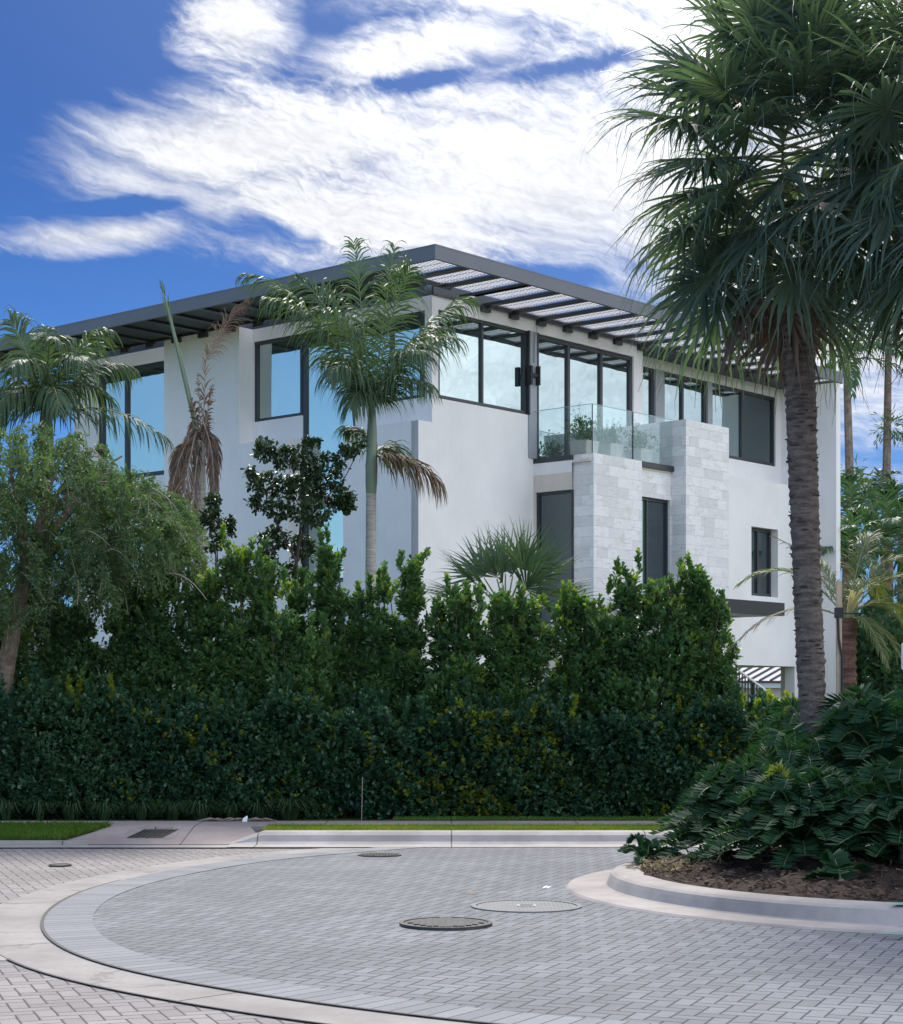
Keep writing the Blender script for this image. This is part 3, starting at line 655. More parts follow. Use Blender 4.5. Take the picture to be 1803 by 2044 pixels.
b = MB(); b.box(.75, .8, 1, 11.7, 2.75, 6.75); b.box(1.9, 1.95, 1, 11.7, 6.95, WT); b.box(2.0, 15.2, 2.6, 2.65, 6.95, WT); b.box(2.0, 15.2, 1.4, 1.45, 2.75, 6.75)
b.build('interior_partition', M['soffit'], HOUSE)
# roof: flat deck, fascia, beams, louvres
b = MB(); b.box(.43, 15.4, .21, 11.9, WT + .001, 10.30); b.build('roof', M['soffit'], HOUSE)
BA = -1.85; BQ = -2.1; AE = 11.6; BE = -1.14; BL = 15.0
b = MB()
b.box(BA, BA + .07, BQ, BL, 10.06, 10.34); b.box(BA + .07, AE, BQ, BQ + .07, 10.06, 10.34); b.box(AE - .07, AE, BQ + .07, BE, 10.06, 10.34)
b.box(AE - .07, 15.56, BE, BE + .07, 10.06, 10.34); b.box(15.49, 15.56, BE + .07, 12.2, 10.06, 10.34)
b.box(BA - .004, BA, BQ - .004, BL, 10.318, 10.345); b.box(BA - .004, AE, BQ - .004, BQ, 10.318, 10.345)
b.build('fascia', M['fascia'], HOUSE)
b = MB(); b.box(.40, 15.3, -.06, -.01, 10.06, 10.30); b.box(-.06, -.01, .2, BL, 10.06, 10.30); b.build('wall_plate', M['bronze'], HOUSE)
for k in range(-1, 15):
    a_ = 2.1 + .965 * k; q = BQ + .07 if a_ < AE - .1 else BE + .07
    b = MB(); b.box(a_ - .08, a_ + .08, q, -.0605 if k >= 0 else -.2, 10.065, 10.125)
    if k >= 0: b.box(a_ - .14, a_ + .14, -.085, -.003, 9.955, 10.074)
    b.build('beam', M['bronze'], HOUSE)
for k in range(0, 16):
    b_ = 1.05 + .93 * k; b = MB(); b.box(BA + .071, -.0605, b_ - .08, b_ + .08, 10.065, 10.125)
    b.box(-.085 + (0 if b_ > 8.05 or b_ < 0 else 0), -.003, b_ - .14, b_ + .14, 9.955, 10.074); b.build('beam', M['bronze'], HOUSE)
for k in range(16):
    b_ = 1.05 + .93 * k; b = MB(); b.box(BA + .071, -.061, b_ + .081, b_ + .849, 10.122, 10.16); b.build('soffit_panel', M['soffit'], HOUSE)
b = MB(); b.box(BA + .071, -.061, -.49, .969, 10.122, 10.16); b.box(-.0, 1.04, -.061, -.40, 10.2, 10.24) if False else None; b.build('soffit_panel', M['soffit'], HOUSE)
for k in range(-3, 15):
    a0, a1 = 2.1 + .965 * (k - 1) + .08, 2.1 + .965 * k - .08; 
    if k == -3: a0 = max(a0, BA + .071)
    if a1 < BA + .2: continue
    a0 = max(a0, BA + .071); q = BQ + .075 if a1 < AE - .1 else BE + .075; qe = -.0605 if k > 0 else -.55
    b = MB(); nn = int((qe - q) / .08)
    for i in range(nn): b.box(a0 + .001, a1 - .001, q + .08 * i, q + .08 * i + .018, 10.126, 10.130)
    for x_ in (a0 + .12, (a0 + a1) / 2, a1 - .12): b.box(x_ - .006, x_ + .006, q, qe, 10.1305, 10.136)
    lv = b.build('louvre_panel', M['slat'], HOUSE)
    b = MB(); b.box(a0 + .001, a1 - .001, q, qe, 10.15, 10.158); b.build('translucent_sheet', M['sheet'], lv)
    if k <= 0:
        b = MB(); b.box(a1 + .001, a1 + .159, q, qe, 10.065, 10.125)
        if k < 0: b.build('beam', M['bronze'], HOUSE)
b = MB(); b.box(BA + .071, .41, -.548, -.50, 10.066, 10.20); b.build('beam', M['bronze'], HOUSE)
# upper left windows
window('b', .45, 3.88, 5.42, 7.94, 9.76, out=-1, pane='bluepane')
window('b', .455, 2.22, 3.86, 4.2, 9.76, frame=.09, pane='bluepane')
window('b', .45, .30, 2.20, 7.95, 9.76, mull=(1.2,), pane='bluepane')
b = MB(); b.box(.43, .60, .015, .29, 7.93, 9.78); b.box(.60, .66, .015, .2, 7.93, 9.78); b.build('corner_post', M['bronze'], HOUSE)
window('b', .43, 8.1, 10.98, 7.0, 9.72, mull=(9.98,), frame=.11, pane='bluepane')
b = MB(); b.box(.41, .8, 11.0, 11.79, 7.0, 9.7); b.build('corner_post', M['gray'], HOUSE)
window('b', .42, 8.22, 9.98, 3.7, 5.7, mull=(9.25,), frame=.09, pane='bluepane')
# upper right windows and doors
window('a', .03, .64, 3.60, 7.95, 9.775, mull=(2.09,), frame=.06)
b = MB(); b.box(3.61, 3.93, -.03, .2, 6.98, 9.79); b.build('corner_post', M['gray'], HOUSE)
b = MB(); b.box(3.60, 3.64, -.045, .1, 7.93, 9.79); b.box(3.90, 3.945, -.045, .1, 6.98, 9.79); b.build('corner_post', M['bronze'], HOUSE)
b = MB(); b.box(3.53, 3.60, -.15, -.046, 8.58, 9.0); b.box(3.83, 3.87, -.15, -.046, 8.60, 9.02); b.box(3.60, 3.83, -.12, -.09, 8.77, 8.85); b.build('wall_lamp', M['black'], HOUSE)
b = MB(); b.tube([(3.80, -.05, 10.0), (3.86, -.06, 9.85), (3.79, -.055, 9.7), (3.77, -.055, 9.1)], .012, 6); b.build('cable', M['gray'], HOUSE)
window('a', .05, 3.95, 7.62, 6.98, 9.775, mull=(5.16, 6.41), frame=.09, name='sliding_door')
window('a', .64, 8.05, 9.36, 7.0, 9.80, frame=.08)
b = MB(); b.box(9.37, 9.75, .585, .70, 7.0, 9.80); b.build('corner_post', M['gray'], HOUSE)
window('a', .64, 9.76, 11.70, 7.0, 9.80, mull=(10.65,), frame=.08)
b = MB(); b.box(11.71, 11.92, .585, .70, 7.93, 9.80); b.build('corner_post', M['gray'], HOUSE)
window('a', .64, 11.93, 15.04, 7.94, 9.80, mull=(13.44,), frame=.08, pane=('pane', 'darkpane'))
window('a', .20, 12.87, 14.14, 4.36, 6.12, mull=(13.5,), frame=.07, pane='darkpane')
# bay under the balcony, stone columns
b = MB(); wall(b, 'b', 3.80, 4.0, -1.07, -.001, 0, 6.86, [(-1.07, -.06, 3.3, 6.22)]); b.box(3.80, 6.9, -1.56, -.001, 6.80, 6.865); b.build('bay_wall', M['tan'], HOUSE)
b = MB(); b.box(3.802, 4.02, -1.07, -.06, 6.222, 6.86); b.box(3.799, 4.02, -1.07, -.0, 6.60, 6.858); b.build('bay_band', M['plaster'], HOUSE)
window('b', 3.84, -1.08, -.06, 3.3, 6.22, frame=.06, pane='darkpane')
b = MB(); b.box(3.86, 5.66, -1.62, -1.07, 0, 6.975); b.box(3.90, 5.655, -1.069, -.95, 0, 6.79)
wall(b, 'a', -1.54, -1.34, 5.661, 6.92, 0, 6.85, [(5.72, 6.90, 3.4, 6.20)])
b.build('stone_bay', M['stone'], HOUSE)
window('a', -1.47, 5.73, 6.90, 3.4, 6.19, mull=(6.08,), frame=.055, pane=('greenpane', 'darkpane'))
b = MB(); b.box(6.92, 8.72, -1.95, -.001, 0, 8.02); b.build('stone_tower', M['stone'], HOUSE)
b = MB(); b.tube([(3.858, -1.622, 3), (3.858, -1.622, 6.97)], .012, 4); b.build('corner_trim', M['white'], HOUSE)
# balcony
b = MB(); b.box(3.80, 6.918, -1.64, -1.085, 6.866, 6.972) if False else None
b.box(3.79, 3.858, -1.069, -.0, 6.868, 6.972); b.box(3.86, 6.918, -1.069, -.002, 6.868, 6.972); b.box(5.665, 6.918, -1.63, -1.07, 6.856, 6.972)
b.build('balcony_deck', M['bronze'], HOUSE)
def rail(name, box, edge):
    b = MB(); b.box(*box); o = b.build(name, M['rail'], HOUSE); e = MB(); e.box(*edge); e.build('polished_edge', M['edge'], o)
zt, zb = 8.03, 6.977
rail('glass_panel', (3.835, 3.850, -1.585, -.02, zb, zt), (3.834, 3.851, -1.585, -.02, zt + .001, zt + .012))
rail('glass_panel', (3.835, 5.34, -1.60, -1.586, zb, zt), (3.835, 5.34, -1.601, -1.585, zt + .001, zt + .012))
rail('glass_panel', (5.36, 6.90, -1.60, -1.586, zb, zt), (5.36, 6.90, -1.601, -1.585, zt + .001, zt + .012))
b = MB(); b.box(5.341, 5.359, -1.604, -1.582, zb, zt); b.box(3.83, 3.852, -1.603, -1.588, zb + .001, zt); b.build('glass_clamp', M['bronze'], HOUSE)
# entrance canopy, number plate
b = MB(); b.box(4.25, 9.40, -2.98, -1.96, 3.62, 3.86); b.box(4.20, 9.44, -3.02, -2.981, 3.60, 3.90); b.box(9.401, 9.44, -2.98, -.002, 3.60, 3.90); b.box(8.725, 9.40, -1.959, -.002, 3.62, 3.86)
b.build('entrance_canopy', M['darkmetal'], HOUSE)
b = MB(); b.box(4.35, 9.3, -2.9, -2.0, 3.597, 3.618); b.build('canopy_soffit', M['gray'], HOUSE)
b = MB(); zc, yc = 2.42, -1.956
th = np.linspace(0, 2 * math.pi, 21)
b.tube([(8.50 + .042 * math.cos(q_), yc, zc + .075 * math.sin(q_)) for q_ in th], .011, 6); b.tube([(8.605, yc, zc - .085), (8.605, yc, zc + .085)], .012, 6); b.tube([(8.605, yc, zc + .08), (8.575, yc, zc + .05)], .010, 6)
b.build('house_number', M['black'], HOUSE)
# entrance stairs and their railing
st = thing('stair_railing', 'dark stair railing with a sunlit white handrail beside the carport', 'railing', (-.6815, 38.0, 0), math.atan2(.754, .657))
A0, A1, Z0, Z1 = 7.4, 10.6, 2.66, 1.40
b = MB(); b.tube([(A0, -2.5, Z0), (A1, -2.5, Z1)], .032, 8); b.build('handrail', M['white'], st)
b = MB(); b.tube([(A0, -2.5, Z0 - .68), (A1, -2.5, Z1 - .68)], .028, 8); b.build('bottom_rail', M['white'], st)
for k in range(26):
    f = k / 25; a_ = A0 + (A1 - A0) * f; z_ = Z0 + (Z1 - Z0) * f
    b = MB(); b.box(a_ - .012, a_ + .012, -2.512, -2.488, z_ - .68, z_ - .03); b.build('baluster', M['black'], st)
for a_ in (8.9, 10.6):
    f = (a_ - A0) / (A1 - A0); z_ = Z0 + (Z1 - Z0) * f; b = MB(); b.box(a_ - .03, a_ + .03, -2.53, -2.47, 0.1, z_ - .031); b.build('newel_post', M['black'], st)
sp = thing('entrance_stair', 'pale concrete flight of steps behind the dark railing', 'steps', (-.6815, 38.0, 0), math.atan2(.754, .657))
b = MB()
for k in range(10): b.box(A0 + .3 * k, A0 + .3 * k + .299, -2.46, -1.97, .1, 1.75 - .165 * k)
b.build('steps', M['concrete'], sp)
# neighbour seen through the carport
nb_ = thing('garden_building', 'low neighbouring building with white ribbed metal roof seen through the carport', 'building', (14.2, 75, 0), R_(8))
b = MB(); b.box(-6, 6, 0, 8, 0, 2.15); b.build('wall', M['neighbour'], nb_)
b = MB()
def slope(x0, x1, y0, y1, z0, z1, dx):
    b.add([(x0, y0, z0), (x1, y0, z0), (x1 + dx, y1, z1), (x0 + dx, y1, z1)], [(0, 1, 2, 3)])
    for k in range(int((x1 - x0) / .45)):
        xx = x0 + .45 * k; b.tube([(xx, y0, z0 + .03), (xx + dx, y1, z1 + .03)], .05, 4, 1)
slope(-10, 6.4, -.6, 6, 2.42, 4.1, 5.0)
b.box(-6.4, 6.4, -.64, -.6, 2.2, 2.42); b.box(-6.4, 6.4, -.66, -.641, 2.33, 2.43, 1)
b.build('roof', [M['metalroof'], M['bronze']], nb_)
# planter and plants on the balcony are added with the plants below

# ================================================================== plants
def bez(p0, p1, p2, n):
    t = np.linspace(0, 1, n)[:, None]; p0, p1, p2 = map(np.asarray, (p0, p1, p2))
    return (1 - t) ** 2 * p0 + 2 * t * (1 - t) * p1 + t * t * p2
def frond(mb, path, nl, L, W, ang=55, droop=.35, lift=.15, t0=.12, mi=0, rmi=None, rr=.012, up=(0, 0, 1), jit=.12, shape=1.0, segs=4, fold=0., narrow=.55):
    """pinnate frond: leaflets on both sides of a curved stalk"""
    path = np.asarray(path, float); n = len(path); up = np.asarray(up, float)
    tg = unit(np.gradient(path, axis=0)); s = np.linspace(0, 1, n)
    if rmi is not None: mb.tube(path, rr * (1 - .8 * s), 5, rmi, cap=False)
    for side in (-1, 1):
        for t in np.linspace(t0, 1.0, nl):
            t_ = min(1, max(0, t + rng.normal(0, .3 / nl)))
            p = np.array([np.interp(t_, s, path[:, k]) for k in range(3)]); tn = unit(np.array([np.interp(t_, s, tg[:, k]) for k in range(3)]))
            S = unit(np.cross(tn, up)); U = np.cross(S, tn)
            a = R_(ang * (1 - narrow * t_) * rng.uniform(.85, 1.15))
            d = unit(np.cos(a) * tn + np.sin(a) * (side * S * (1 - fold) + (lift + rng.normal(0, jit)) * U + rng.normal(0, jit * .6, 3)))
            prof = math.sin(math.pi * min(1, max(.05, (t_ - t0) / (1 - t0) * .80 + .16))) ** .6 * shape + (1 - shape)
            l = L * prof * rng.uniform(.82, 1.12)
            pts = [p]; dd = d.copy()
            for k in range(segs):
                dd = unit(dd + np.array((0, 0, -1.0)) * droop * (k + .4) / segs * rng.uniform(.7, 1.3)); pts.append(pts[-1] + dd * l / segs)
            wv = unit(np.cross(d, np.cross(tn, d)) + rng.normal(0, .12, 3))
            wd = W * np.interp(np.linspace(0, 1, segs + 1), (0, .3, .65, 1), (.45, 1, .75, .06))
            mb.strip(pts, wd, wv, mi)
def fan(mb, base, d, pet, Rb, n=38, spread=155, droop=.5, mi=0, pmi=1, w=1.0, fil=True, roll=0., join=.5, cost=.25):
    """costapalmate fan leaf: stalk, then pleated segments that split and hang at the tips"""
    d = unit(np.asarray(d, float)); k = 6
    pts = [np.asarray(base, float)]; dd = d.copy()
    for i in range(k): dd = unit(dd + np.array((0, 0, -.05 * droop))); pts.append(pts[-1] + dd * pet / k)
    mb.tube(pts, np.linspace(.018, .009, k + 1), 4, pmi, cap=False)
    hub = pts[-1]; ref = np.array((0, 0, 1.0)) + rng.normal(0, .25, 3); S = unit(np.cross(dd, ref)); N = np.cross(S, dd)
    cr, sr = math.cos(roll), math.sin(roll); S, N = S * cr + N * sr, N * cr - S * sr
    for i in range(n):
        ph = R_(spread) * (2 * (i + .5) / n - 1) + rng.normal(0, .02)
        c = math.cos(ph); e = unit(c * dd + math.sin(ph) * S + (.10 * ((i % 2) * 2 - 1) * .5 - cost * (1 - c) * .35) * N)
        l = Rb * (.70 + .30 * max(0, math.cos(ph * .6))) * rng.uniform(.88, 1.1)
        p = [hub + dd * .06 * max(0, c)]; q = e.copy(); sg = 6
        for s_ in range(sg):
            g = (.03 if s_ < 2 else .16 + .20 * (s_ - 2)) * droop * rng.uniform(.5, 1.4)
            q = unit(q + np.array((0, 0, -1.)) * g + rng.normal(0, .02 + .03 * s_ * (droop > .2), 3)); p.append(p[-1] + q * l / sg)
        half = w * Rb * join * R_(spread) / n
        wd = half * np.array((.12, .50, .82, .68, .38, .18, .03))
        wv = unit(np.cross(N, e)); wv = unit(wv + N * (.35 if i % 2 else -.35))
        mb.strip(p, wd, wv, mi)
        if fil and rng.random() < .35:
            a = p[3]; f = [a]; q = e.copy()
            for s_ in range(5): q = unit(q + np.array((0, 0, -.45)) + rng.normal(0, .2, 3)); f.append(f[-1] + q * l * .13)
            mb.strip(f, np.full(6, .0025), wv, mi)
def ringed(p0, p1, r0, r1, step, bumpf, bend=None, nz=.05):
    n = max(6, int(np.linalg.norm(np.asarray(p1) - p0) / step)); t = np.linspace(0, 1, n)
    mid = (np.asarray(p0) + p1) / 2 + (bend if bend is not None else 0)
    pts = bez(p0, mid, p1, n); r = (r0 + (r1 - r0) * t) * (1 + bumpf * np.where(np.arange(n) % 2, 1, -1) + rng.normal(0, nz * .4, n))
    return pts, r

# ---- big cabbage palm on the island
pb = at(1640, 1690, 17.0); pb[2] = .2; ct = at(1592, 520, 17.0)
sab = thing('cabbage_palm', 'tall cabbage palm with a shaggy dark crown and thick rough trunk on the island', 'palm tree', pb)
loc = lambda p, o: np.asarray(p) - np.asarray(o.location)
b = MB(); pts, r = ringed(pb - (0, 0, .1), ct, .128, .128, .035, .035, (-.055, 0, 0), .05); r *= np.interp(np.linspace(0, 1, len(r)), (0, .15, .6, 1), (.92, .95, 1.04, 1.12))
b.tube(pts - pb, r, 22); b.v[-3] = b.v[-3] + rng.normal(0, .0045, b.v[-3].shape) * (1, 1, .6)
for k in range(150):      # old leaf scars
    f = rng.uniform(.03, .93); i = int(f * (len(pts) - 1)); a = rng.uniform(2.6, 6.8)
    rr = r[i] * .985; c = pts[i] - pb + rr * np.array((math.cos(a), math.sin(a), 0)); tdir = np.array((-math.sin(a), math.cos(a), 0)) * rng.uniform(.02, .05)
    o_ = np.array((math.cos(a), math.sin(a), 0)) * .018; h_ = rng.uniform(.008, .02)
    b.add([c - tdir, c + tdir, c + tdir * .7 + (0, 0, h_) + o_, c - tdir * .7 + (0, 0, h_) + o_], [(0, 1, 2, 3)], 1)
b.build('trunk', [M['sabalbark'], M['darktwig']], sab)
b = MB(); cr_ = MB(); hub0 = at(1562, 402, 17.0)
def crown(bg, bd, hub, n, petr, Rr, deadn, elmin, seed, azr=(0, 6.283), droopf=1.0, nseg=44):
    for k in range(n):
        f = (k + .5) / n
        el_ = R_(88 - (88 - elmin) * f ** .85) + rng.normal(0, .08); a = k * 2.39996 + seed
        if azr[1] < 6.28: a = azr[0] + (a % 6.283) / 6.283 * (azr[1] - azr[0])
        d = (math.cos(el_) * math.cos(a), math.cos(el_) * math.sin(a), math.sin(el_))
        st = hub + np.array((0, 0, 1.0 * (1 - f) - .05 * f))
        fan(bg, st, d, petr * rng.uniform(.85, 1.15) * (.75 + .25 * f), Rr * rng.uniform(.88, 1.1), nseg, 150,   .36 * droopf + .45 * f, 0, 1, roll=rng.normal(0, .35))
    for k in range(deadn):
        a = k * 2.4 + seed; el_ = R_(rng.uniform(-82, -55)); d = (math.cos(el_) * math.cos(a), math.cos(el_) * math.sin(a), math.sin(el_))
        fan(bd, hub + np.array((0, 0, -.25)), d, petr * .8, Rr * .85, 26, 130, 1.2, 0, 1, roll=rng.normal(0, .5))
crown(b, cr_, hub0 - pb, 64, .98, .93, 4, -48, .4)
b.build('crown', [M['sabal'], M['rachis']], sab); cr_.build('dead_leaves', [M['sabaldead'], M['darktwig']], sab)
# ---- second cabbage palm at the right edge
p2 = np.array((4.55, 15.8, .2)); h2 = at(1935, 390, 15.8)
sb2 = thing('cabbage_palm', 'cabbage palm cut off by the right edge with brown leaves hanging under its crown', 'palm tree', p2)
b = MB(); pts, r = ringed(p2, h2, .13, .13, .035, .03, None, .05); b.tube(pts - p2, r, 16); b.build('trunk', M['sabalbark'], sb2)
b = MB(); cr_ = MB(); crown(b, cr_, h2 - p2, 54, .95, .90, 14, -46, 1.7); b.build('crown', [M['sabal'], M['rachis']], sb2); cr_.build('dead_leaves', [M['sabaldead'], M['darktwig']], sb2)

# ---- feather palms in front of the house
def feather_palm(label, base_px, top_px, crown_px, Y, rt, shaft_h, fr, m='royal', rings=True, brown=()):
    base = at(*base_px, Y); base[2] = .12; top = at(*top_px, Y); cw = at(*crown_px, Y)
    t = thing('feather_palm', label, 'palm tree', base)
    b = MB(); pts, r = ringed(base, top, rt * 1.25, rt, .06, .012, None, .02); b.tube(pts - base, r, 14); b.build('trunk', M['royalbark'], t, True)
    b = MB(); up_ = bez(top, (top + cw) / 2 + (rt * .2, 0, 0), cw, 10); b.tube(up_ - base, np.interp(np.linspace(0, 1, 10), (0, .15, .6, 1), (rt * 1.02, rt * 1.22, rt * .95, rt * .45)), 14); b.build('crownshaft', M['shaft'], t, True)
    for k, q in enumerate(fr):
        tx, ty, dy, arch, L = q[:5]
        tip = at(tx, ty, Y) + (0, dy, 0); p0 = up_[7] if not (len(q) > 6) else up_[q[6]]
        mid = (p0 + tip) / 2 + np.array((0, 0, arch)); bm = MB(); path = bez(p0, mid, tip, 22)
        up = (0, 0, 1) if abs(tip[2] - p0[2]) < np.hypot(*(tip - p0)[:2]) * 1.6 else (rng.normal(0, .4), -1, .2)
        br = len(q) > 5 and q[5]
        frond(bm, path - base, 50, L * 1.45, .0165, 60, 1.1, -.02, .05, 0, 1, .017, up, .22, .8, 5)
        bm.build('frond', [M['browning'] if br else M[m], M['rachis']], t)
    return t
feather_palm('slender palm with smooth pale trunk and wind blown fronds before the house corner', (739, 1210), (741, 985), (742, 770), 30.0, .083, 1, [
    (500, 560, -.5, .95, .55), (590, 545, .5, .75, .55), (655, 640, -.8, .75, .60), (705, 478, .2, .15, .50), (785, 478, .5, .15, .45), (935, 585, .3, .65, .58), (905, 690, -.7, .75, .60),
    (885, 640, .6, .8, .58), (640, 700, .7, .55, .55), (705, 830, -.9, .55, .48), (860, 790, -.9, .55, .52), (880, 965, -.25, .40, .62, True, 3), (690, 850, .3, .25, .36, False, 4), (800, 900, .5, .35, .45, False, 3),
    (545, 620, -1.0, .85, .58), (820, 560, -.8, .6, .55), (850, 730, -1.1, .75, .58), (665, 770, -1.1, .7, .55), (640, 560, .9, .6, .5)])
feather_palm('bushy palm with a dark trunk rising behind the weeping tree at the left', (84, 1250), (88, 950), (92, 790), 29.0, .12, 1, [
    (345, 885, -.6, .50, .55), (15, 635, .2, .3, .50), (75, 640, .6, .25, .42), (215, 665, -.2, .55, .52), (180, 660, .8, .5, .5), (-70, 720, -.3, .6, .55), (-40, 900, -.6, .75, .55), (150, 840, -1.2, .75, .45),
    (200, 780, .9, .7, .48), (20, 840, -1., .7, .50), (250, 720, .5, .6, .5), (-30, 780, .8, .7, .5), (130, 700, -1., .8, .5), (60, 760, -1.2, .8, .5), (190, 740, -.9, .7, .5)])
# ---- dead palm
db = at(392, 1210, 31.0); db[2] = .12
dp = thing('dead_palm', 'dead palm draped in hanging brown fronds with one thin green spear on top', 'palm tree', db)
top = at(398, 880, 31.0)
b = MB(); pts, r = ringed(db, top, .13, .10, .07, .03, (.05, 0, 0), .04); b.tube(pts - db, r, 10); b.build('trunk', M['royalbark'], dp)
for (sx_0, sy_0, tx, ty, dy, bow, L) in ((388, 860, 338, 1075, -.3, -.06, .40), (395, 850, 366, 1150, -.45, -.03, .42), (404, 840, 430, 1060, -.4, .10, .40), (406, 865, 434, 960, -.2, .12, .34), (386, 880, 352, 985, -.1, -.1, .36),
        (400, 870, 384, 1185, -.5, .0, .36), (396, 830, 352, 1020, .2, -.05, .36), (408, 850, 422, 1010, .1, .06, .36)):
    p0, p1 = at(sx_0, sy_0, 31.0), at(tx, ty, 31.0) + (0, dy, 0); mid = (p0 + p1) / 2 + (bow * 2.2, dy * .6, .35)
    bm = MB(); frond(bm, bez(p0, mid, p1, 16) - db, 44, L * rng.uniform(.75, 1.15), rng.uniform(.012, .022), 30, .9, 0, .03, 0, 1, .016, (0, -1, .1), .55); bm.build('dead_frond', [M['deadfrond'], M['twig']], dp)
for tx, ty, L in ((385, 800, .18), (425, 770, .18), (415, 830, .2), (395, 750, .16)):
    bm = MB(); p0, p1 = at(402, 900, 31.0), at(tx, ty, 31.0) + (0, rng.normal(0, .2), 0); frond(bm, bez(p0, (p0 + p1) / 2 + (0, 0, .1), p1, 12) - db, 16, L, .016, 40, 1.0, 0, .2, 0, 1, .014, (0, -1, 0), .5); bm.build('dead_frond', [M['deadfrond'], M['twig']], dp)
bm = MB(); p0, p1 = at(404, 890, 31.0), at(412, 690, 31.0); frond(bm, bez(p0, (p0 + p1) / 2, p1, 12) - db, 12, .22, .014, 35, .4, 0, .3, 0, 1, .016, (0, -1, 0), .35); bm.build('dead_frond', [M['deadfrond'], M['twig']], dp)
bm = MB(); p0, p1 = at(415, 720, 31.0), at(492, 600, 30.8); path = bez(p0, (p0 + p1) / 2 + (-.1, 0, .1), p1, 14)
frond(bm, path - db, 60, .42, .006, 35, 1.3, 0, .0, 0, 1, .008, (0, -1, .3), .5); bm.build('dried_flower_stalk', [M['deadfrond'], M['twig']], dp)
bm = MB(); p0, p1, p2_ = at(408, 930, 31.0), at(372, 760, 31.0), at(322, 565, 30.8); path = bez(p0, p1, p2_, 20); s_ = np.linspace(0, 1, 20)
bm.tube(path - db, np.interp(s_, (0, .5, .8, 1), (.045, .04, .028, .008)), 7, 0)
frond(bm, path[13:] - db, 9, .30, .012, 16, .05, .1, .2, 1, None, .01, (0, -1, 0), .12); bm.build('spear_leaf', [M['shaft'], M['royal']], dp, False)
bm = MB()
for k in range(18):
    a = rng.uniform(0, 6.28); p0 = at(402, 900 + rng.uniform(-50, 30), 31.0); e = np.array((math.cos(a), math.sin(a), rng.uniform(-.6, .8))); bm.strip([p0 - db, p0 - db + e * .15, p0 - db + e * .3 - (0, 0, .05), p0 - db + e * .42 - (0, 0, .16)], [.015, .018, .012, .003], unit(np.cross(e, (0, 0, 1.))))
bm.build('torn_leaf_bases', M['deadfrond'], dp)

# ---- hedge: clipped front and tall shrubs behind
hg = thing('hedge', 'long clipped dark green hedge along the sidewalk with yellow green tips', 'hedge', (0, 23.4, .12))
def hedge_top(x): return 1.30 + .10 * np.sin(x * 2.3) + .09 * np.sin(x * 5.9 + 1) + .06 * np.sin(x * 13.1) + np.interp(x, (-7, -4, 0, 3.3, 5), (.25, .12, 0, -.02, .05))
b = MB(); N = 15000
X = rng.uniform(-7.2, 6.5, N); Zf = rng.uniform(0, 1, N); face = rng.random(N) < .78
Zt = hedge_top(X); Yd = .30 * rng.random(N) ** 1.3 + .07 * np.sin(X * 3.3 + Zf * 4) + .05 * np.sin(X * 9 + Zf * 11)
P = np.stack([X, np.where(face, -.52 + Yd, rng.uniform(-.5, .7, N)), np.where(face, .03 + Zf * Zt, Zt + rng.uniform(-.16, .06, N))], 1)
D = np.where(face[:, None], np.stack([rng.normal(0, .5, N), rng.normal(-.75, .3, N), rng.normal(.55, .4, N)], 1), np.stack([rng.normal(0, .5, N), rng.normal(-.2, .4, N), np.ones(N)], 1))
nv = (np.sin(X * 1.7 + 1) + np.sin(Zf * 7 + X * 3) + rng.normal(0, 1.3, N) + np.interp(X, (-6, -2, 1.5), (-1.6, .1, .55)) > 2.15)
rosettes(b, P[~nv], D[~nv], 6, .066, .042, .95, 0); rosettes(b, P[nv], D[nv], 6, .062, .042, .85, 1)
for k in range(230):      # unclipped shoots along the top
    x_ = rng.uniform(-7, 5); s0 = np.array((x_, rng.uniform(-.45, .5), hedge_top(x_) - .08)); q = np.linspace(0, 1, 11)[:, None]
    rosettes(b, s0 + q * np.array((rng.normal(0, .07), 0, rng.uniform(.12, .42))), np.tile((0, -.2, 1.), (11, 1)), 6, .068, .040, .85, 1 if rng.random() < .12 else 0)
b.build('foliage', [M['hedgeleaf'], M['hedgenew']], hg)
b = MB()
for k in range(90):
    x_ = -7.1 + 13.5 * k / 89 + rng.normal(0, .04); b.tube([(x_, rng.normal(-.1, .12), 0), (x_ + rng.normal(0, .08), rng.normal(-.1, .1), .6), (x_ + rng.normal(0, .15), 0, 1.15)], [.014, .011, .006], 5)
b.build('stems', M['darktwig'], hg)
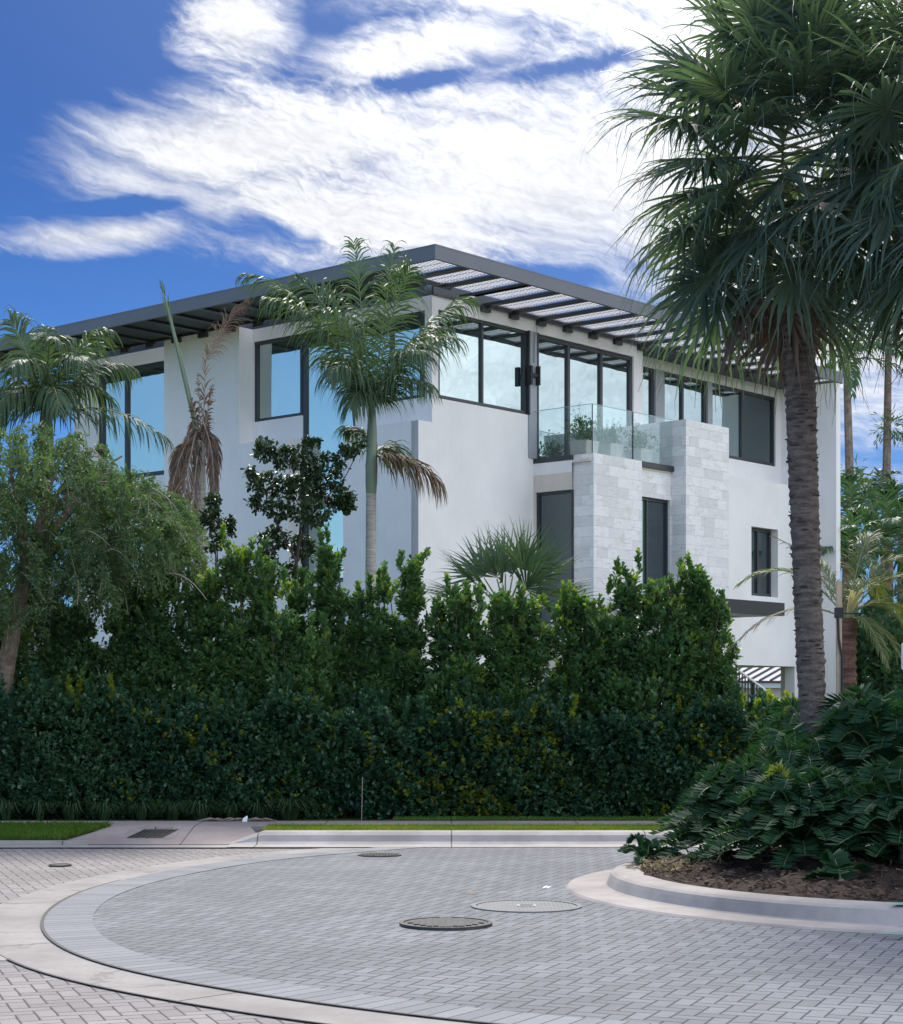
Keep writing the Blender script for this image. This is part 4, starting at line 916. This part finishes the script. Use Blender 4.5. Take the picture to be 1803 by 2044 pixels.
def shrub(label, px, top, hw, Y, peaks, yell=.1, base=.12, n=None, group='tall shrubs rising behind the clipped hedge', lean=.0):
    """clusia shrub: dense twigs of paddle leaves; peaks = (dx in half widths, relative height, relative width)"""
    Y = Y - .95; c = at(px, top, Y); Hh = c[2] - base; Rw = hw * 1.36 * Y / FPX
    t = thing('clusia_shrub', label, 'shrub', (c[0], Y, base), 0, group)
    N = n or int(900 * Hh * max(Rw, .4) * 4.0); Ps = []
    for dx, hh, ww in peaks:
        m_ = int(N * hh * ww / sum(a * b_ for _, a, b_ in peaks)); ncl = 20; hc = np.linspace(.0, 1, ncl) ** 1.15 * .84 + .05 + rng.normal(0, .03, ncl)
        ac = np.arange(ncl) * 2.4 + px; ro = Rw * ww * .70 * (1 - hc ** 1.7) * rng.uniform(.5, 1.15, ncl); rc = Rw * ww * (.72 - .46 * hc) * rng.uniform(.8, 1.25, ncl)
        C_ = np.stack([dx * Rw + ro * np.cos(ac) + lean * hc, ro * np.sin(ac) * .8, hc * Hh * hh], 1)
        w_ = rc ** 2; k_ = rng.choice(ncl, m_, p=w_ / w_.sum()); U_ = unit(rng.normal(0, 1, (m_, 3))); rad = rng.uniform(.45, 1.08, (m_, 1)) ** .7
        P = C_[k_] + U_ * rad * rc[k_][:, None] * (1, 1, 1.25); P[:, 2] = np.abs(P[:, 2])
        Ps.append(np.column_stack([P, U_]))
        spire = rng.integers(6, 11)
        for k in range(spire):     # leading shoots
            s0 = np.array((dx * Rw + rng.normal(0, Rw * ww * .33), rng.normal(0, .12), Hh * hh * rng.uniform(.80, .95)))
            L_ = rng.uniform(.10, .26); q = np.linspace(0, 1, 9)[:, None]; Ps.append(np.column_stack([s0 + q * np.array((rng.normal(0, .07), 0, L_)), np.tile((.0, 0, 1.), (9, 1))]))
    A = np.concatenate(Ps); P = A[:, :3]; N = len(P)
    U_ = A[:, 3:6]; D = U_ * .8 + np.array((0, 0, .55)) + rng.normal(0, .25, (N, 3))
    nv = rng.random(N) < yell * 2.0 * np.clip(U_[:, 2] * .8 + U_[:, 0] * .45 - .25, 0, 1) * (.35 + .65 * P[:, 2] / Hh)  # sunlight painted in: yellow leaves favour upward and right-facing twigs
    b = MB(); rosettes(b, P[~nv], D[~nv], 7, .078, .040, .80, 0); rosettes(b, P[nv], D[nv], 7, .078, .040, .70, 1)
    b.build('foliage', [M['clusia'], M['clusianewlit']], t)
    b = MB()
    for dx, hh, ww in peaks:
        for q in range(3):
            e = np.array((dx * Rw + rng.normal(0, .12), rng.normal(0, .1), Hh * hh * .92)); b.tube(bez((dx * Rw * .5 + rng.normal(0, .05), 0, 0), e * (.8, 1, .5) + rng.normal(0, .06, 3), e, 7), np.linspace(.022, .005, 7), 5)
    b.build('stems', M['darktwig'], t); return t
SH = [('dark bushy shrub filling the row under the grey green pointed shrub', 730, 1215, 80, 25.3, [(-.3, 1, .7), (.5, .95, .6)], .06),
      ('dark low shrub half hidden under the weeping tree at the left', 40, 1190, 120, 25.4, [(-.4, .95, .7), (.5, 1, .6)], .02),
      ('dark shrub in shade between the weeping tree and the dead palm', 200, 1165, 105, 25.2, [(-.35, .9, .7), (.4, 1, .6)], .02),
      ('pointed dark shrub in front of the dead palm base', 325, 1090, 80, 25.0, [(0, 1, .85), (.7, .86, .5), (-.7, .84, .5)], .06),
      ('tall pointed shrub with yellow green shoots right of the dead palm', 470, 1035, 88, 24.8, [(0, 1, .55), (.45, .90, .6), (-.5, .88, .6)], .42),
      ('pointed grey green shrub left of the pale palm trunk and under the small dark tree', 655, 1045, 70, 25.2, [(0, 1, .62), (-.6, .84, .5), (.65, .80, .5)], .06),
      ('dark round shrub low between the pointed yellowish one and the grey green one', 575, 1215, 80, 24.6, [(0, 1, .8), (.5, .95, .5)], .05),
      ('dense pointed shrub just right of the pale palm trunk', 808, 1098, 72, 25.0, [(.1, 1, .62), (-.5, .92, .55), (.75, .84, .5)], .16),
      ('round topped shrub in front of the spiky fan palm, on its left', 945, 1165, 88, 24.7, [(-.2, 1, .7), (.5, .96, .6)], .14),
      ('broad shrub with bright yellow tips covering the right side of the spiky fan palm', 1090, 1170, 95, 24.8, [(-.3, .97, .7), (.45, 1, .65)], .34),
      ('low dark shrub filling the dip left of the stone bay', 1195, 1235, 70, 25.1, [(0, 1, .8)], .08),
      ('large shrub with several leafy peaks before the stone tower and canopy', 1325, 1095, 122, 24.6, [(-.42, .98, .42), (.36, 1, .40), (0, .93, .62), (.62, .86, .40), (-.72, .80, .4)], .22),
      ('low yellow green shrub at the foot of the stair railing', 1490, 1405, 95, 25.6, [(-.4, 1, .7), (.4, .98, .7)], .9)]
for q in SH: shrub(*q)
# lily turf clumps along the hedge foot
base_l = None
lab = ['first', 'second', 'third', 'fourth', 'fifth', 'sixth', 'seventh', 'eighth', 'ninth', 'tenth']
for k, px in enumerate((20, 85, 150, 215, 285, 350, 405, 465, 520, 580)):
    q = at(px, 1630, 22.95)
    if base_l is None:
        t = thing('lily_turf', '', 'plant', (q[0], 22.78, .13), 0, 'clumps of lily turf along the foot of the hedge'); b = MB()
        for i in range(110):
            a = rng.uniform(0, 6.283); s0 = np.array((.08 * math.cos(a), .08 * math.sin(a), 0)) * rng.random(); l = rng.uniform(.22, .36); o_ = np.array((math.cos(a), math.sin(a), 0))
            p = [s0, s0 + o_ * l * .2 + (0, 0, l * .55), s0 + o_ * l * .55 + (0, 0, l * .72), s0 + o_ * l * .95 + (0, 0, l * rng.uniform(.25, .6))]
            b.strip(p, [.006, .008, .006, .001], (-math.sin(a), math.cos(a), 0))
        leafm = b.build('blades', M['liriope'], t); base_l = (t, leafm)
    else:
        t = base_l[0].copy(); col.objects.link(t); t.location = (q[0], 22.78 + rng.normal(0, .03), .13); t.rotation_euler = (0, 0, rng.uniform(0, 6)); s_ = rng.uniform(.85, 1.15); t.scale = (s_, s_, s_)
        c = base_l[1].copy(); col.objects.link(c); c.parent = t
    t['label'] = 'grassy lily turf clump at the hedge foot, %s counting from the left edge' % lab[k]
b = MB(); q = at(722, 1633, 22.75); b.tube([(q[0], 22.75, .13), (q[0] + .01, 22.75, .66)], .004, 5); tag(b.build('marker_stake', M['wood']), 'thin pale stake standing against the hedge', 'stake')

# ---- weeping tree at the left
wb = at(-25, 1330, 23.9); wb[2] = .12
wt = thing('weeping_tree', 'weeping olive green tree with drooping feathery branches at the left edge', 'tree', wb)
b = MB(); f0 = at(52, 1155, 23.9)
b.tube(bez(wb, at(8, 1290, 23.9), f0, 10) - wb, np.linspace(.15, .085, 10), 10)
b.tube(bez(wb + (.05, 0, .6), at(-30, 1190, 23.9), at(-20, 1080, 23.9), 8) - wb, np.linspace(.09, .05, 8), 8)
limbs = []
for tx, ty, dy in ((130, 870, .3), (250, 960, -.5), (20, 900, .6), (-80, 980, -.4), (180, 1000, -1.), (60, 960, -1.1), (300, 1010, .2), (-40, 900, -.2), (120, 920, 1.), (230, 900, .5)):
    e = at(tx, ty, 23.9) + (0, dy, 0); pth = bez(f0 if tx > 0 else at(-20, 1100, 23.9), (f0 + e) / 2 + (0, 0, .45), e, 12); limbs.append(pth)
    b.tube(pth - wb, np.linspace(.06, .014, 12), 6)
b.build('trunk', M['bark'], wt)
bl = MB(); bt = bl; LP = []; LD = []
def dome(px): return np.interp(px, (-250, -100, 0, 60, 150, 230, 300, 352), (1000, 900, 870, 838, 850, 910, 950, 1010))
for k in range(1150):
    px = rng.uniform(-260, 345); tp = dome(px); dep = rng.uniform(-1.4, 1.3); f = rng.random() ** 1.1
    bot = np.interp(px, (-260, 0, 120, 240, 330, 350), (1190, 1240, 1200, 1160, 1110, 1020))
    py = tp + (bot - tp) * f + abs(dep) * 34
    p0 = at(px, py, 23.9) + (0, dep, 0); ox = (px - 60) / 320.0
    L_ = rng.uniform(.28, .62); e = p0 + np.array((ox * .35 + rng.normal(0, .16), rng.normal(0, .12) + dep * .1, -L_ * rng.uniform(.4, 1.0)))
    pth = bez(p0, p0 + (ox * .28, dep * .1, .10), e, 7)
    if rng.random() < .30: bt.tube(pth - wb, np.linspace(.009, .003, 7), 4, 1, cap=False)
    n = int(80 * L_ / .5); tt = rng.random(n); q = np.stack([np.interp(tt, np.linspace(0, 1, 7), pth[:, i]) for i in range(3)], 1)
    LP.append(q - wb + rng.normal(0, .025, (n, 3))); LD.append(np.stack([rng.normal(ox * .2, .6, n), rng.normal(0, .6, n), rng.normal(-.45, .5, n)], 1))
P, D = np.concatenate(LP), np.concatenate(LD); leaves(bl, P, D, rng.uniform(.055, .11, len(P)), .022, 0, .8)
for k in range(16):      # bare grey branches that show through
    px = rng.uniform(60, 340); p0 = at(px, dome(px) + rng.uniform(20, 160), 23.2); e = p0 + np.array((rng.uniform(.2, .6), -.2, rng.uniform(-.5, -.1)))
    bt.tube(bez(p0, (p0 + e) / 2 + (0, 0, .18), e, 7) - wb, np.linspace(.013, .004, 7), 4, 1, cap=False)
for p0x, p0y, ex, ey in ((300, 1005, 348, 1040), (310, 1020, 330, 1075), (330, 990, 345, 1035)):
    p0, e = at(p0x, p0y, 23.3), at(ex, ey, 23.3); bt.tube(bez(p0, (p0 + e) / 2 + (.05, 0, .06), e, 6) - wb, np.linspace(.012, .004, 6), 4, 1, cap=False)
bl.build('crown', [M['weep'], M['twig']], wt)

# ---- small dark tree in front of the left wall
def dark_tree(label, base_px, Y, clumps, limbs_, rl=.085):
    base = at(*base_px, Y); base[2] = .12
    t = thing('small_tree', label, 'tree', base); b = MB()
    for pth_, r0, r1 in limbs_:
        pp = np.array([at(x_, y_, Y) + (0, rng.normal(0, .05), 0) for x_, y_ in pth_]); s = np.linspace(0, 1, len(pp)); ss = np.linspace(0, 1, 14)
        q = np.stack([np.interp(ss, s, pp[:, i]) for i in range(3)], 1); b.tube(q - base, np.linspace(r0, r1, 14), 6)
    lf = MB()
    for cx_, cy_, rx, ry, n in clumps:
        c = at(cx_, cy_, Y) + (0, rng.normal(0, .2), 0); k = Y / FPX
        U_ = unit(rng.normal(0, 1, (n, 3))) * rng.uniform(.25, 1, (n, 1)) ** .5; P = c + U_ * (rx * k, rx * k * .8, ry * k)
        D = U_ * .5 + rng.normal(0, .5, (n, 3)) + (0, 0, -.35)
        rosettes(lf, P - base, D, 5, rl, rl * .55, .9, 0)
        for q in range(3):
            e = c + rng.normal(0, .4, 3) * (rx * k, .2, ry * k); b.tube(bez(c - (0, 0, ry * k * 1.2), (c + e) / 2, e, 5) - base, np.linspace(.009, .003, 5), 4, cap=False)
    b.build('trunk', M['darktwig'], t); lf.build('crown', M['ficus'], t); return t
dark_tree('small airy tree with dark drooping leaves in front of the left white wall', (580, 1320), 28.0,
    [(535, 905, 26, 22, 60), (590, 920, 42, 26, 110), (650, 935, 45, 30, 120), (530, 965, 40, 26, 95), (600, 975, 45, 32, 125), (665, 985, 40, 30, 110), (700, 905, 22, 12, 38), (715, 890, 14, 9, 20), (560, 1020, 36, 24, 80), (625, 1030, 42, 28, 100), (690, 1000, 18, 22, 36),
     (545, 1075, 36, 26, 80), (600, 1090, 30, 28, 70), (530, 1120, 26, 26, 45), (575, 1150, 30, 30, 55), (545, 1190, 22, 22, 34), (510, 1005, 16, 14, 24), (500, 945, 14, 12, 20), (625, 885, 20, 12, 32)],
    [([(580, 1320), (582, 1200), (592, 1120), (600, 1060), (606, 1000), (600, 930)], .035, .012), ([(592, 1120), (560, 1060), (535, 990)], .018, .006), ([(600, 1050), (640, 1010), (662, 950)], .018, .006), ([(582, 1220), (560, 1160), (545, 1090)], .016, .005), ([(640, 1010), (690, 950), (722, 888)], .012, .004), ([(575, 1320), (560, 1250), (548, 1190)], .015, .005)])
dark_tree('dark leafy sapling peeking out beside the dead palm trunk', (440, 1250), 29.5,
    [(425, 1000, 18, 26, 45), (420, 1040, 26, 28, 70), (450, 1050, 22, 20, 48), (430, 1085, 22, 18, 40)], [([(440, 1250), (436, 1150), (430, 1060)], .02, .006)])

# ---- stiff fan palm behind the hedge
fb = at(1010, 1215, 26.6); fb[2] = .12
fp = thing('fan_palm', 'spiky blue green fan palm rising behind the hedge before the white wall', 'palm', fb)
b = MB(); c0 = at(1010, 1225, 26.6) - fb; b.tube([(0, 0, 0), c0], [.12, .10], 10); b.build('trunk', M['sabalbark'], fp)
for px, py, dy, pl, rb, roll in ((985, 1130, -.1, .30, .62, 1.4), (1030, 1120, .2, .34, .60, .9), (930, 1150, -.3, .42, .58, .6), (1085, 1135, -.2, .48, .58, -.5), (1010, 1110, .4, .35, .62, 0), (900, 1185, -.4, .5, .52, .2), (1125, 1175, -.4, .6, .52, -.2), (960, 1170, -.6, .35, .52, .4), (1060, 1165, -.6, .4, .52, .3), (1150, 1195, .1, .65, .5, .3), (875, 1180, .3, .6, .5, .1), (950, 1120, .5, .4, .6, .8), (1055, 1110, -.3, .4, .6, 1.1), (1110, 1140, .5, .5, .55, .7), (1000, 1150, -.5, .3, .6, 1.5)):
    d = at(px, py - 4, 26.6) + (0, dy, 0) - fb - c0; m_ = MB(); fan(m_, c0, d, np.linalg.norm(d) * .70, rb * 1.32, 26, 74, .13, 0, 1, 1.0, False, roll, .60, .1); m_.build('fan_leaf', [M['spiky'], M['rachis']], fp)

# ---- cycads on the island
def cycad(label, X, Y, Hh, Rr, nf, L=.13, W=.026, seed=0, yng=0, az=None):
    g = float(mulch_z(X, Y)); t = thing('cycad', label, 'cycad', (X, Y, g - .02), 0, 'cycads planted on the island')
    b = MB(); b.tube([(0, 0, 0), (0, 0, .16 * Hh)], [.06, .04], 10); b.build('trunk', M['sabalbark'], t)
    for k in range(nf):
        f = (k + .5) / nf; a = k * 2.39996 + seed
        if az is not None: a = az[0] + (a % 6.283) / 6.283 * (az[1] - az[0])
        reach = Rr * (.30 + .70 * f ** .7) * rng.uniform(.9, 1.1); hh = Hh * (.92 - .90 * f ** 1.15) * rng.uniform(.85, 1.12)
        o_ = np.array((math.cos(a), math.sin(a), 0)); p0 = np.array((0, 0, .2 * Hh)) + o_ * .05
        tip = o_ * reach + (0, 0, hh); mid = o_ * reach * .50 + (0, 0, max(hh, .10 * Hh) * 1.06 + (.30 - .14 * f) * Rr)
        m_ = MB(); frond(m_, bez(p0, mid, tip, 16), 34, L * rng.uniform(.9, 1.15), W, 82, .04, rng.uniform(.35, .95), .06, 0, 1, .010, (0, 0, 1), .05, .35, 4, 0., .28)
        m_.build('frond', [M['cycadnew'] if k < yng else M['cycad'], M['rachis']], t)
CY = [('cycad at the pointed left tip of the planting, fronds down to the mulch', 2.62, 16.45, .80, .88, 96), ('large cycad in the middle of the planting with fronds reaching left over the hedge', 3.10, 16.4, 1.12, 1.15, 84),
      ('cycad in front of the palm trunk, low and spreading', 2.95, 15.55, .74, .86, 90), ('tall cycad right of the palm trunk with blue green fronds', 3.90, 16.3, 1.45, 1.12, 76),
      ('low cycad at the front right of the planting arching over the mulch', 3.75, 15.25, .80, .92, 90), ('cycad at the back of the island behind the palm trunk', 3.55, 17.6, 1.42, 1.15, 50), ('rear cycad at the right edge with yellowish top fronds', 4.5, 17.2, 1.5, 1.1, 60),
      ('cycad cut off by the right edge of the frame', 4.45, 15.5, .95, .95, 60)]
for k, q in enumerate(CY): cycad(*q, seed=k * 1.3 + .3, yng=2 if 'yellow' in q[0] else (1 if k == 2 else 0), L=.140 if k != 3 else .18, W=.0120 if k != 3 else .0165)
q = at(1680, 1748, 15.35); cycad('tiny cycad seedling alone on the mulch near the kerb', 3.05, 14.45, .20, .26, 4, .12, .028, 2.0)
q = at(1300, 1705, 17.6); cycad('small cycad offshoot with pale fronds at the left tip of the mulch', 1.72, 16.35, .22, .34, 8, .08, .014, 2.6)

# ---- date palm, brace and sign at the right
dt = at(1692, 1400, 23.6); dt[2] = .12
dpm = thing('date_palm', 'young date palm with red brown trunk and pale folded new fronds', 'palm tree', dt)
top = at(1692, 1235, 23.6); b = MB(); pts, r = ringed(dt, top, .125, .115, .05, .08, None, .08); b.tube(pts - dt, r, 12); b.build('trunk', M['datebark'], dpm)
def dfr(tx, ty, dy, arch, L, m, n=44, W=.009):
    p0 = top + (0, 0, -.02); tip = at(tx, ty, 23.6) + (0, dy, 0); m_ = MB(); path = bez(p0, (p0 + tip) / 2 + (0, 0, arch), tip, 18)
    frond(m_, path - dt, n, L, W, 42, .5, .25, .15, 0, 1, .013, (0, 0, 1), .14); m_.build('frond', [M[m], M['rachis']], dpm)
for q in ((1452, 1295, -.3, .62, .30, 'datedry', 34), (1478, 1165, .1, .75, .40, 'date'), (1560, 1065, .5, .35, .3, 'datedry', 20), (1800, 1265, -.3, .55, .34, 'date'), (1830, 1120, .3, .65, .42, 'date'), (1760, 1060, .5, .5, .40, 'date'), (1850, 1190, -.4, .75, .42, 'date'), (1745, 1330, -.7, .5, .32, 'date'), (1810, 1370, -.4, .6, .36, 'date'), (1640, 1110, .6, .3, .36, 'date'), (1780, 1180, .7, .6, .40, 'date'), (1860, 1290, .4, .8, .42, 'date')): dfr(*q)
m_ = MB()
for k in range(12):
    p0 = top - dt; e = at(1716 + rng.uniform(-14, 18), 1175 + rng.uniform(-12, 24), 23.5) - dt; pth = bez(p0, (p0 + e) / 2 + (-.03, 0, .05), e, 8); pth[-1] += (.07, 0, -.04); m_.strip(pth, np.interp(np.linspace(0, 1, 8), (0, .6, 1), (.014, .022, .006)), unit(np.array((1, rng.normal(0, .5), 0))))
m_.build('new_fronds', M['spear'], dpm)
q = at(1675, 1390, 21.5)
br = thing('palm_brace', 'weathered wooden brace post with a black strap beside the cabbage palm trunk', 'post', (q[0], 21.5, .12))
b = MB(); zt_ = at(1678, 1160, 21.5)[2] - .12; b.box(-.03, .03, -.03, .03, 0, zt_); b.build('post', M['wood'], br)
zs_ = at(1675, 1225, 21.5)[2] - .12
b = MB(); b.box(-.045, .045, -.045, .045, zs_ - .05, zs_ + .07); b.tube([(.045, -.03, zs_), (.28, -.03, zs_ + .004), (.30, .1, zs_)], .010, 6); b.build('strap', M['black'], br)
b = MB(); b.tube([(-.02, -.045, zs_ - .04), (-.012, -.05, zs_ - .3), (.025, -.05, zs_ - .5), (.03, -.045, .2)], .014, 6); b.build('hose', M['black'], br)
q = at(1858, 1310, 19.5)
sg = thing('road_sign', 'grey back of an eight sided road sign at the right edge', 'sign', (q[0], 19.5, .15))
b = MB(); th = (np.arange(8) + .5) * math.pi / 4; zc = q[2] - .15; f = [(.335 * math.cos(a), 0, zc + .335 * math.sin(a)) for a in th]; bk = [(x_, .006, z_) for x_, _, z_ in f]
b.add(f + bk, [(i, (i + 1) % 8, (i + 1) % 8 + 8, i + 8) for i in range(8)]); b.poly(f); b.poly(bk[::-1]); b.build('plate', M['signback'], sg)
b = MB(); b.box(-.025, .025, -.05, -.001, 0, zc + .25); b.build('post', M['gray'], sg)

# ---- balcony planter and plants
def hp(a, bb, z): return np.array((-.6815 + .657 * a - .754 * bb, 38 + .754 * a + .657 * bb, z))
def potplant(label, a, bb, n, h, w_, pot=True, stalks=0):
    o = hp(a, bb, 6.975); t = thing('potted_shrub', label, 'potted plant', o, math.atan2(.754, .657), 'plants behind the balcony glass')
    if pot:
        b = MB(); s0, s1 = .19, .24
        b.add([(-s0, -s0, 0), (s0, -s0, 0), (s0, s0, 0), (-s0, s0, 0), (-s1, -s1, .34), (s1, -s1, .34), (s1, s1, .34), (-s1, s1, .34), (-s1 + .03, -s1 + .03, .34), (s1 - .03, -s1 + .03, .34), (s1 - .03, s1 - .03, .34), (-s1 + .03, s1 - .03, .34), (-s0, -s0, .3), (s0, -s0, .3), (s0, s0, .3), (-s0, s0, .3)],
              [(0, 1, 5, 4), (1, 2, 6, 5), (2, 3, 7, 6), (3, 0, 4, 7), (4, 5, 9, 8), (5, 6, 10, 9), (6, 7, 11, 10), (7, 4, 8, 11), (8, 9, 13, 12), (9, 10, 14, 13), (10, 11, 15, 14), (11, 8, 12, 15), (12, 13, 14, 15)]); b.build('pot', M['pot'], t)
    z0 = .32 if pot else .02
    P = np.stack([rng.normal(0, w_ * .5, n), rng.normal(0, w_ * .35, n), z0 + h * rng.beta(1.2, 1.6, n)], 1); b = MB()
    for k in range(stalks):
        e = np.array((rng.normal(0, w_ * .6), rng.normal(0, .1), z0 + h * rng.uniform(1., 1.6))); b.tube(bez((0, 0, z0), e * (.3, .3, .6), e, 6), np.linspace(.006, .002, 6), 4, 1, cap=False)
        q_ = np.linspace(.4, 1, 9)[:, None]; rosettes(b, e * q_ + rng.normal(0, .03, (9, 3)), np.tile((0, 0, 1.), (9, 1)), 3, .05, .018, 1.1, 0)
    rosettes(b, P, unit(P - (0, 0, z0)) + (0, 0, .3), 5, .07, .032, .9, 0); b.build('foliage', [M['clusia'], M['darktwig']], t)
potplant('square weathered stone planter with a bushy plant at the balcony corner', 4.28, -1.05, 170, .55, .42, True, 4)
potplant('low plants standing behind the middle pane of balcony glass', 5.05, -1.15, 120, .42, .40, True, 9)
potplant('flowering plants at the right end of the balcony beside the stone tower', 6.2, -1.15, 130, .45, .42, True, 8)

# ---- palms and trees far behind at the right
def far_palm(label, px, base_py, top_py, Y, fl, nfr, lean=0., skirt=False, seed=0):
    base = at(px, base_py, Y); base[2] = 0.; top = at(px + lean, top_py, Y)
    t = thing('distant_palm', label, 'palm tree', base, 0, 'palms behind the house at the right')
    b = MB(); b.tube(bez(base, (base + top) / 2, top, 12) - base, np.linspace(.20, .11, 12), 8); b.build('trunk', M['bark'], t)
    b = MB()
    for k in range(nfr):
        f = (k + .5) / nfr; a = k * 2.4 + seed; el_ = R_(80 - 105 * f); o_ = np.array((math.cos(a) * math.cos(el_), math.sin(a) * math.cos(el_), math.sin(el_))) * fl
        p0 = top - base; mid = p0 + o_ * .55 + (0, 0, fl * .22); tip = p0 + o_ + (0, 0, -fl * .25); frond(b, bez(p0, mid, tip, 10), 20, fl * .30, .035, 55, .7, .1, .12, 0, 1, .025, (0, 0, 1), .15, 1.0, 3)
    b.build('crown', [M['farleaf'], M['rachis']], t)
    if skirt:
        for fz in skirt:
            c = base + (top - base) * fz - base; lf = MB(); n = 170; U_ = unit(rng.normal(0, 1, (n, 3))); P = c + U_ * rng.uniform(.15, 1, (n, 1)) * (.62, .62, .68) + (.12, 0, 0)
            leaves(lf, P, U_ * .6 + (0, 0, -.3) + rng.normal(0, .4, (n, 3)), .30, .05, 0, .8); lf.build('hanging_foliage', M['weep'], t)
    return t
far_palm('tall thin distant palm with a hanging seed cluster, nearest the house end wall', 1712, 1300, 720, 58, 2.3, 16, -22, (.70,), 0.)
far_palm('tall thin distant palm with a hanging seed cluster, close to the right edge', 1762, 1300, 690, 60, 2.4, 16, 12, (.80,), 1.1)
far_palm('short distant palm with arching fronds low beside the house end wall', 1700, 1310, 1040, 54, 1.8, 15, 0, False, 2.)
far_palm('bushy distant palm in the gap between the two tall thin palms', 1745, 1310, 1015, 62, 1.8, 15, 0, False, .7)
far_palm('distant palm at the right edge with low fronds', 1800, 1310, 1040, 56, 1.9, 15, 0, False, 3.1)
far_palm('low distant palm just above the date palm fronds', 1775, 1330, 1090, 52, 2.0, 18, 0, False, 4.2)
far_palm('low dark distant palm behind the brace post', 1690, 1330, 1120, 50, 1.7, 18, 0, False, 5.2)
def far_bush(label, px, top, hw, Y, n, m='farleaf'):
    c = at(px, top, Y); base = np.array((c[0], Y, 0.)); Hh = c[2]; Rw = hw * Y / FPX
    t = thing('distant_tree', label, 'tree', base, 0, 'trees beyond the house'); U_ = unit(rng.normal(0, 1, (n, 3))); rr = rng.uniform(.4, 1, (n, 1)) * (1 + .25 * np.sin(U_[:, :1] * 9 + U_[:, 2:] * 7))
    P = U_ * rr * (Rw, Rw, Hh * .5) + (0, 0, Hh * .52); b = MB(); rosettes(b, P, U_ + (0, 0, .3), 5, .22, .11, .9); b.build('crown', M[m], t)
    b = MB(); b.tube([(0, 0, 0), (.1, 0, Hh * .5), (0, .1, Hh * .8)], [.2, .14, .05], 7); b.build('trunk', M['bark'], t)
far_bush('dense dark tree mass low behind the date palm', 1740, 1190, 110, 50, 1300)
far_bush('dark green tree at the right edge behind the date palm fronds', 1860, 1170, 110, 52, 1300)
far_bush('dark tree glimpsed through the weeping tree at the left edge', 10, 1130, 140, 60, 1500, 'ficus')
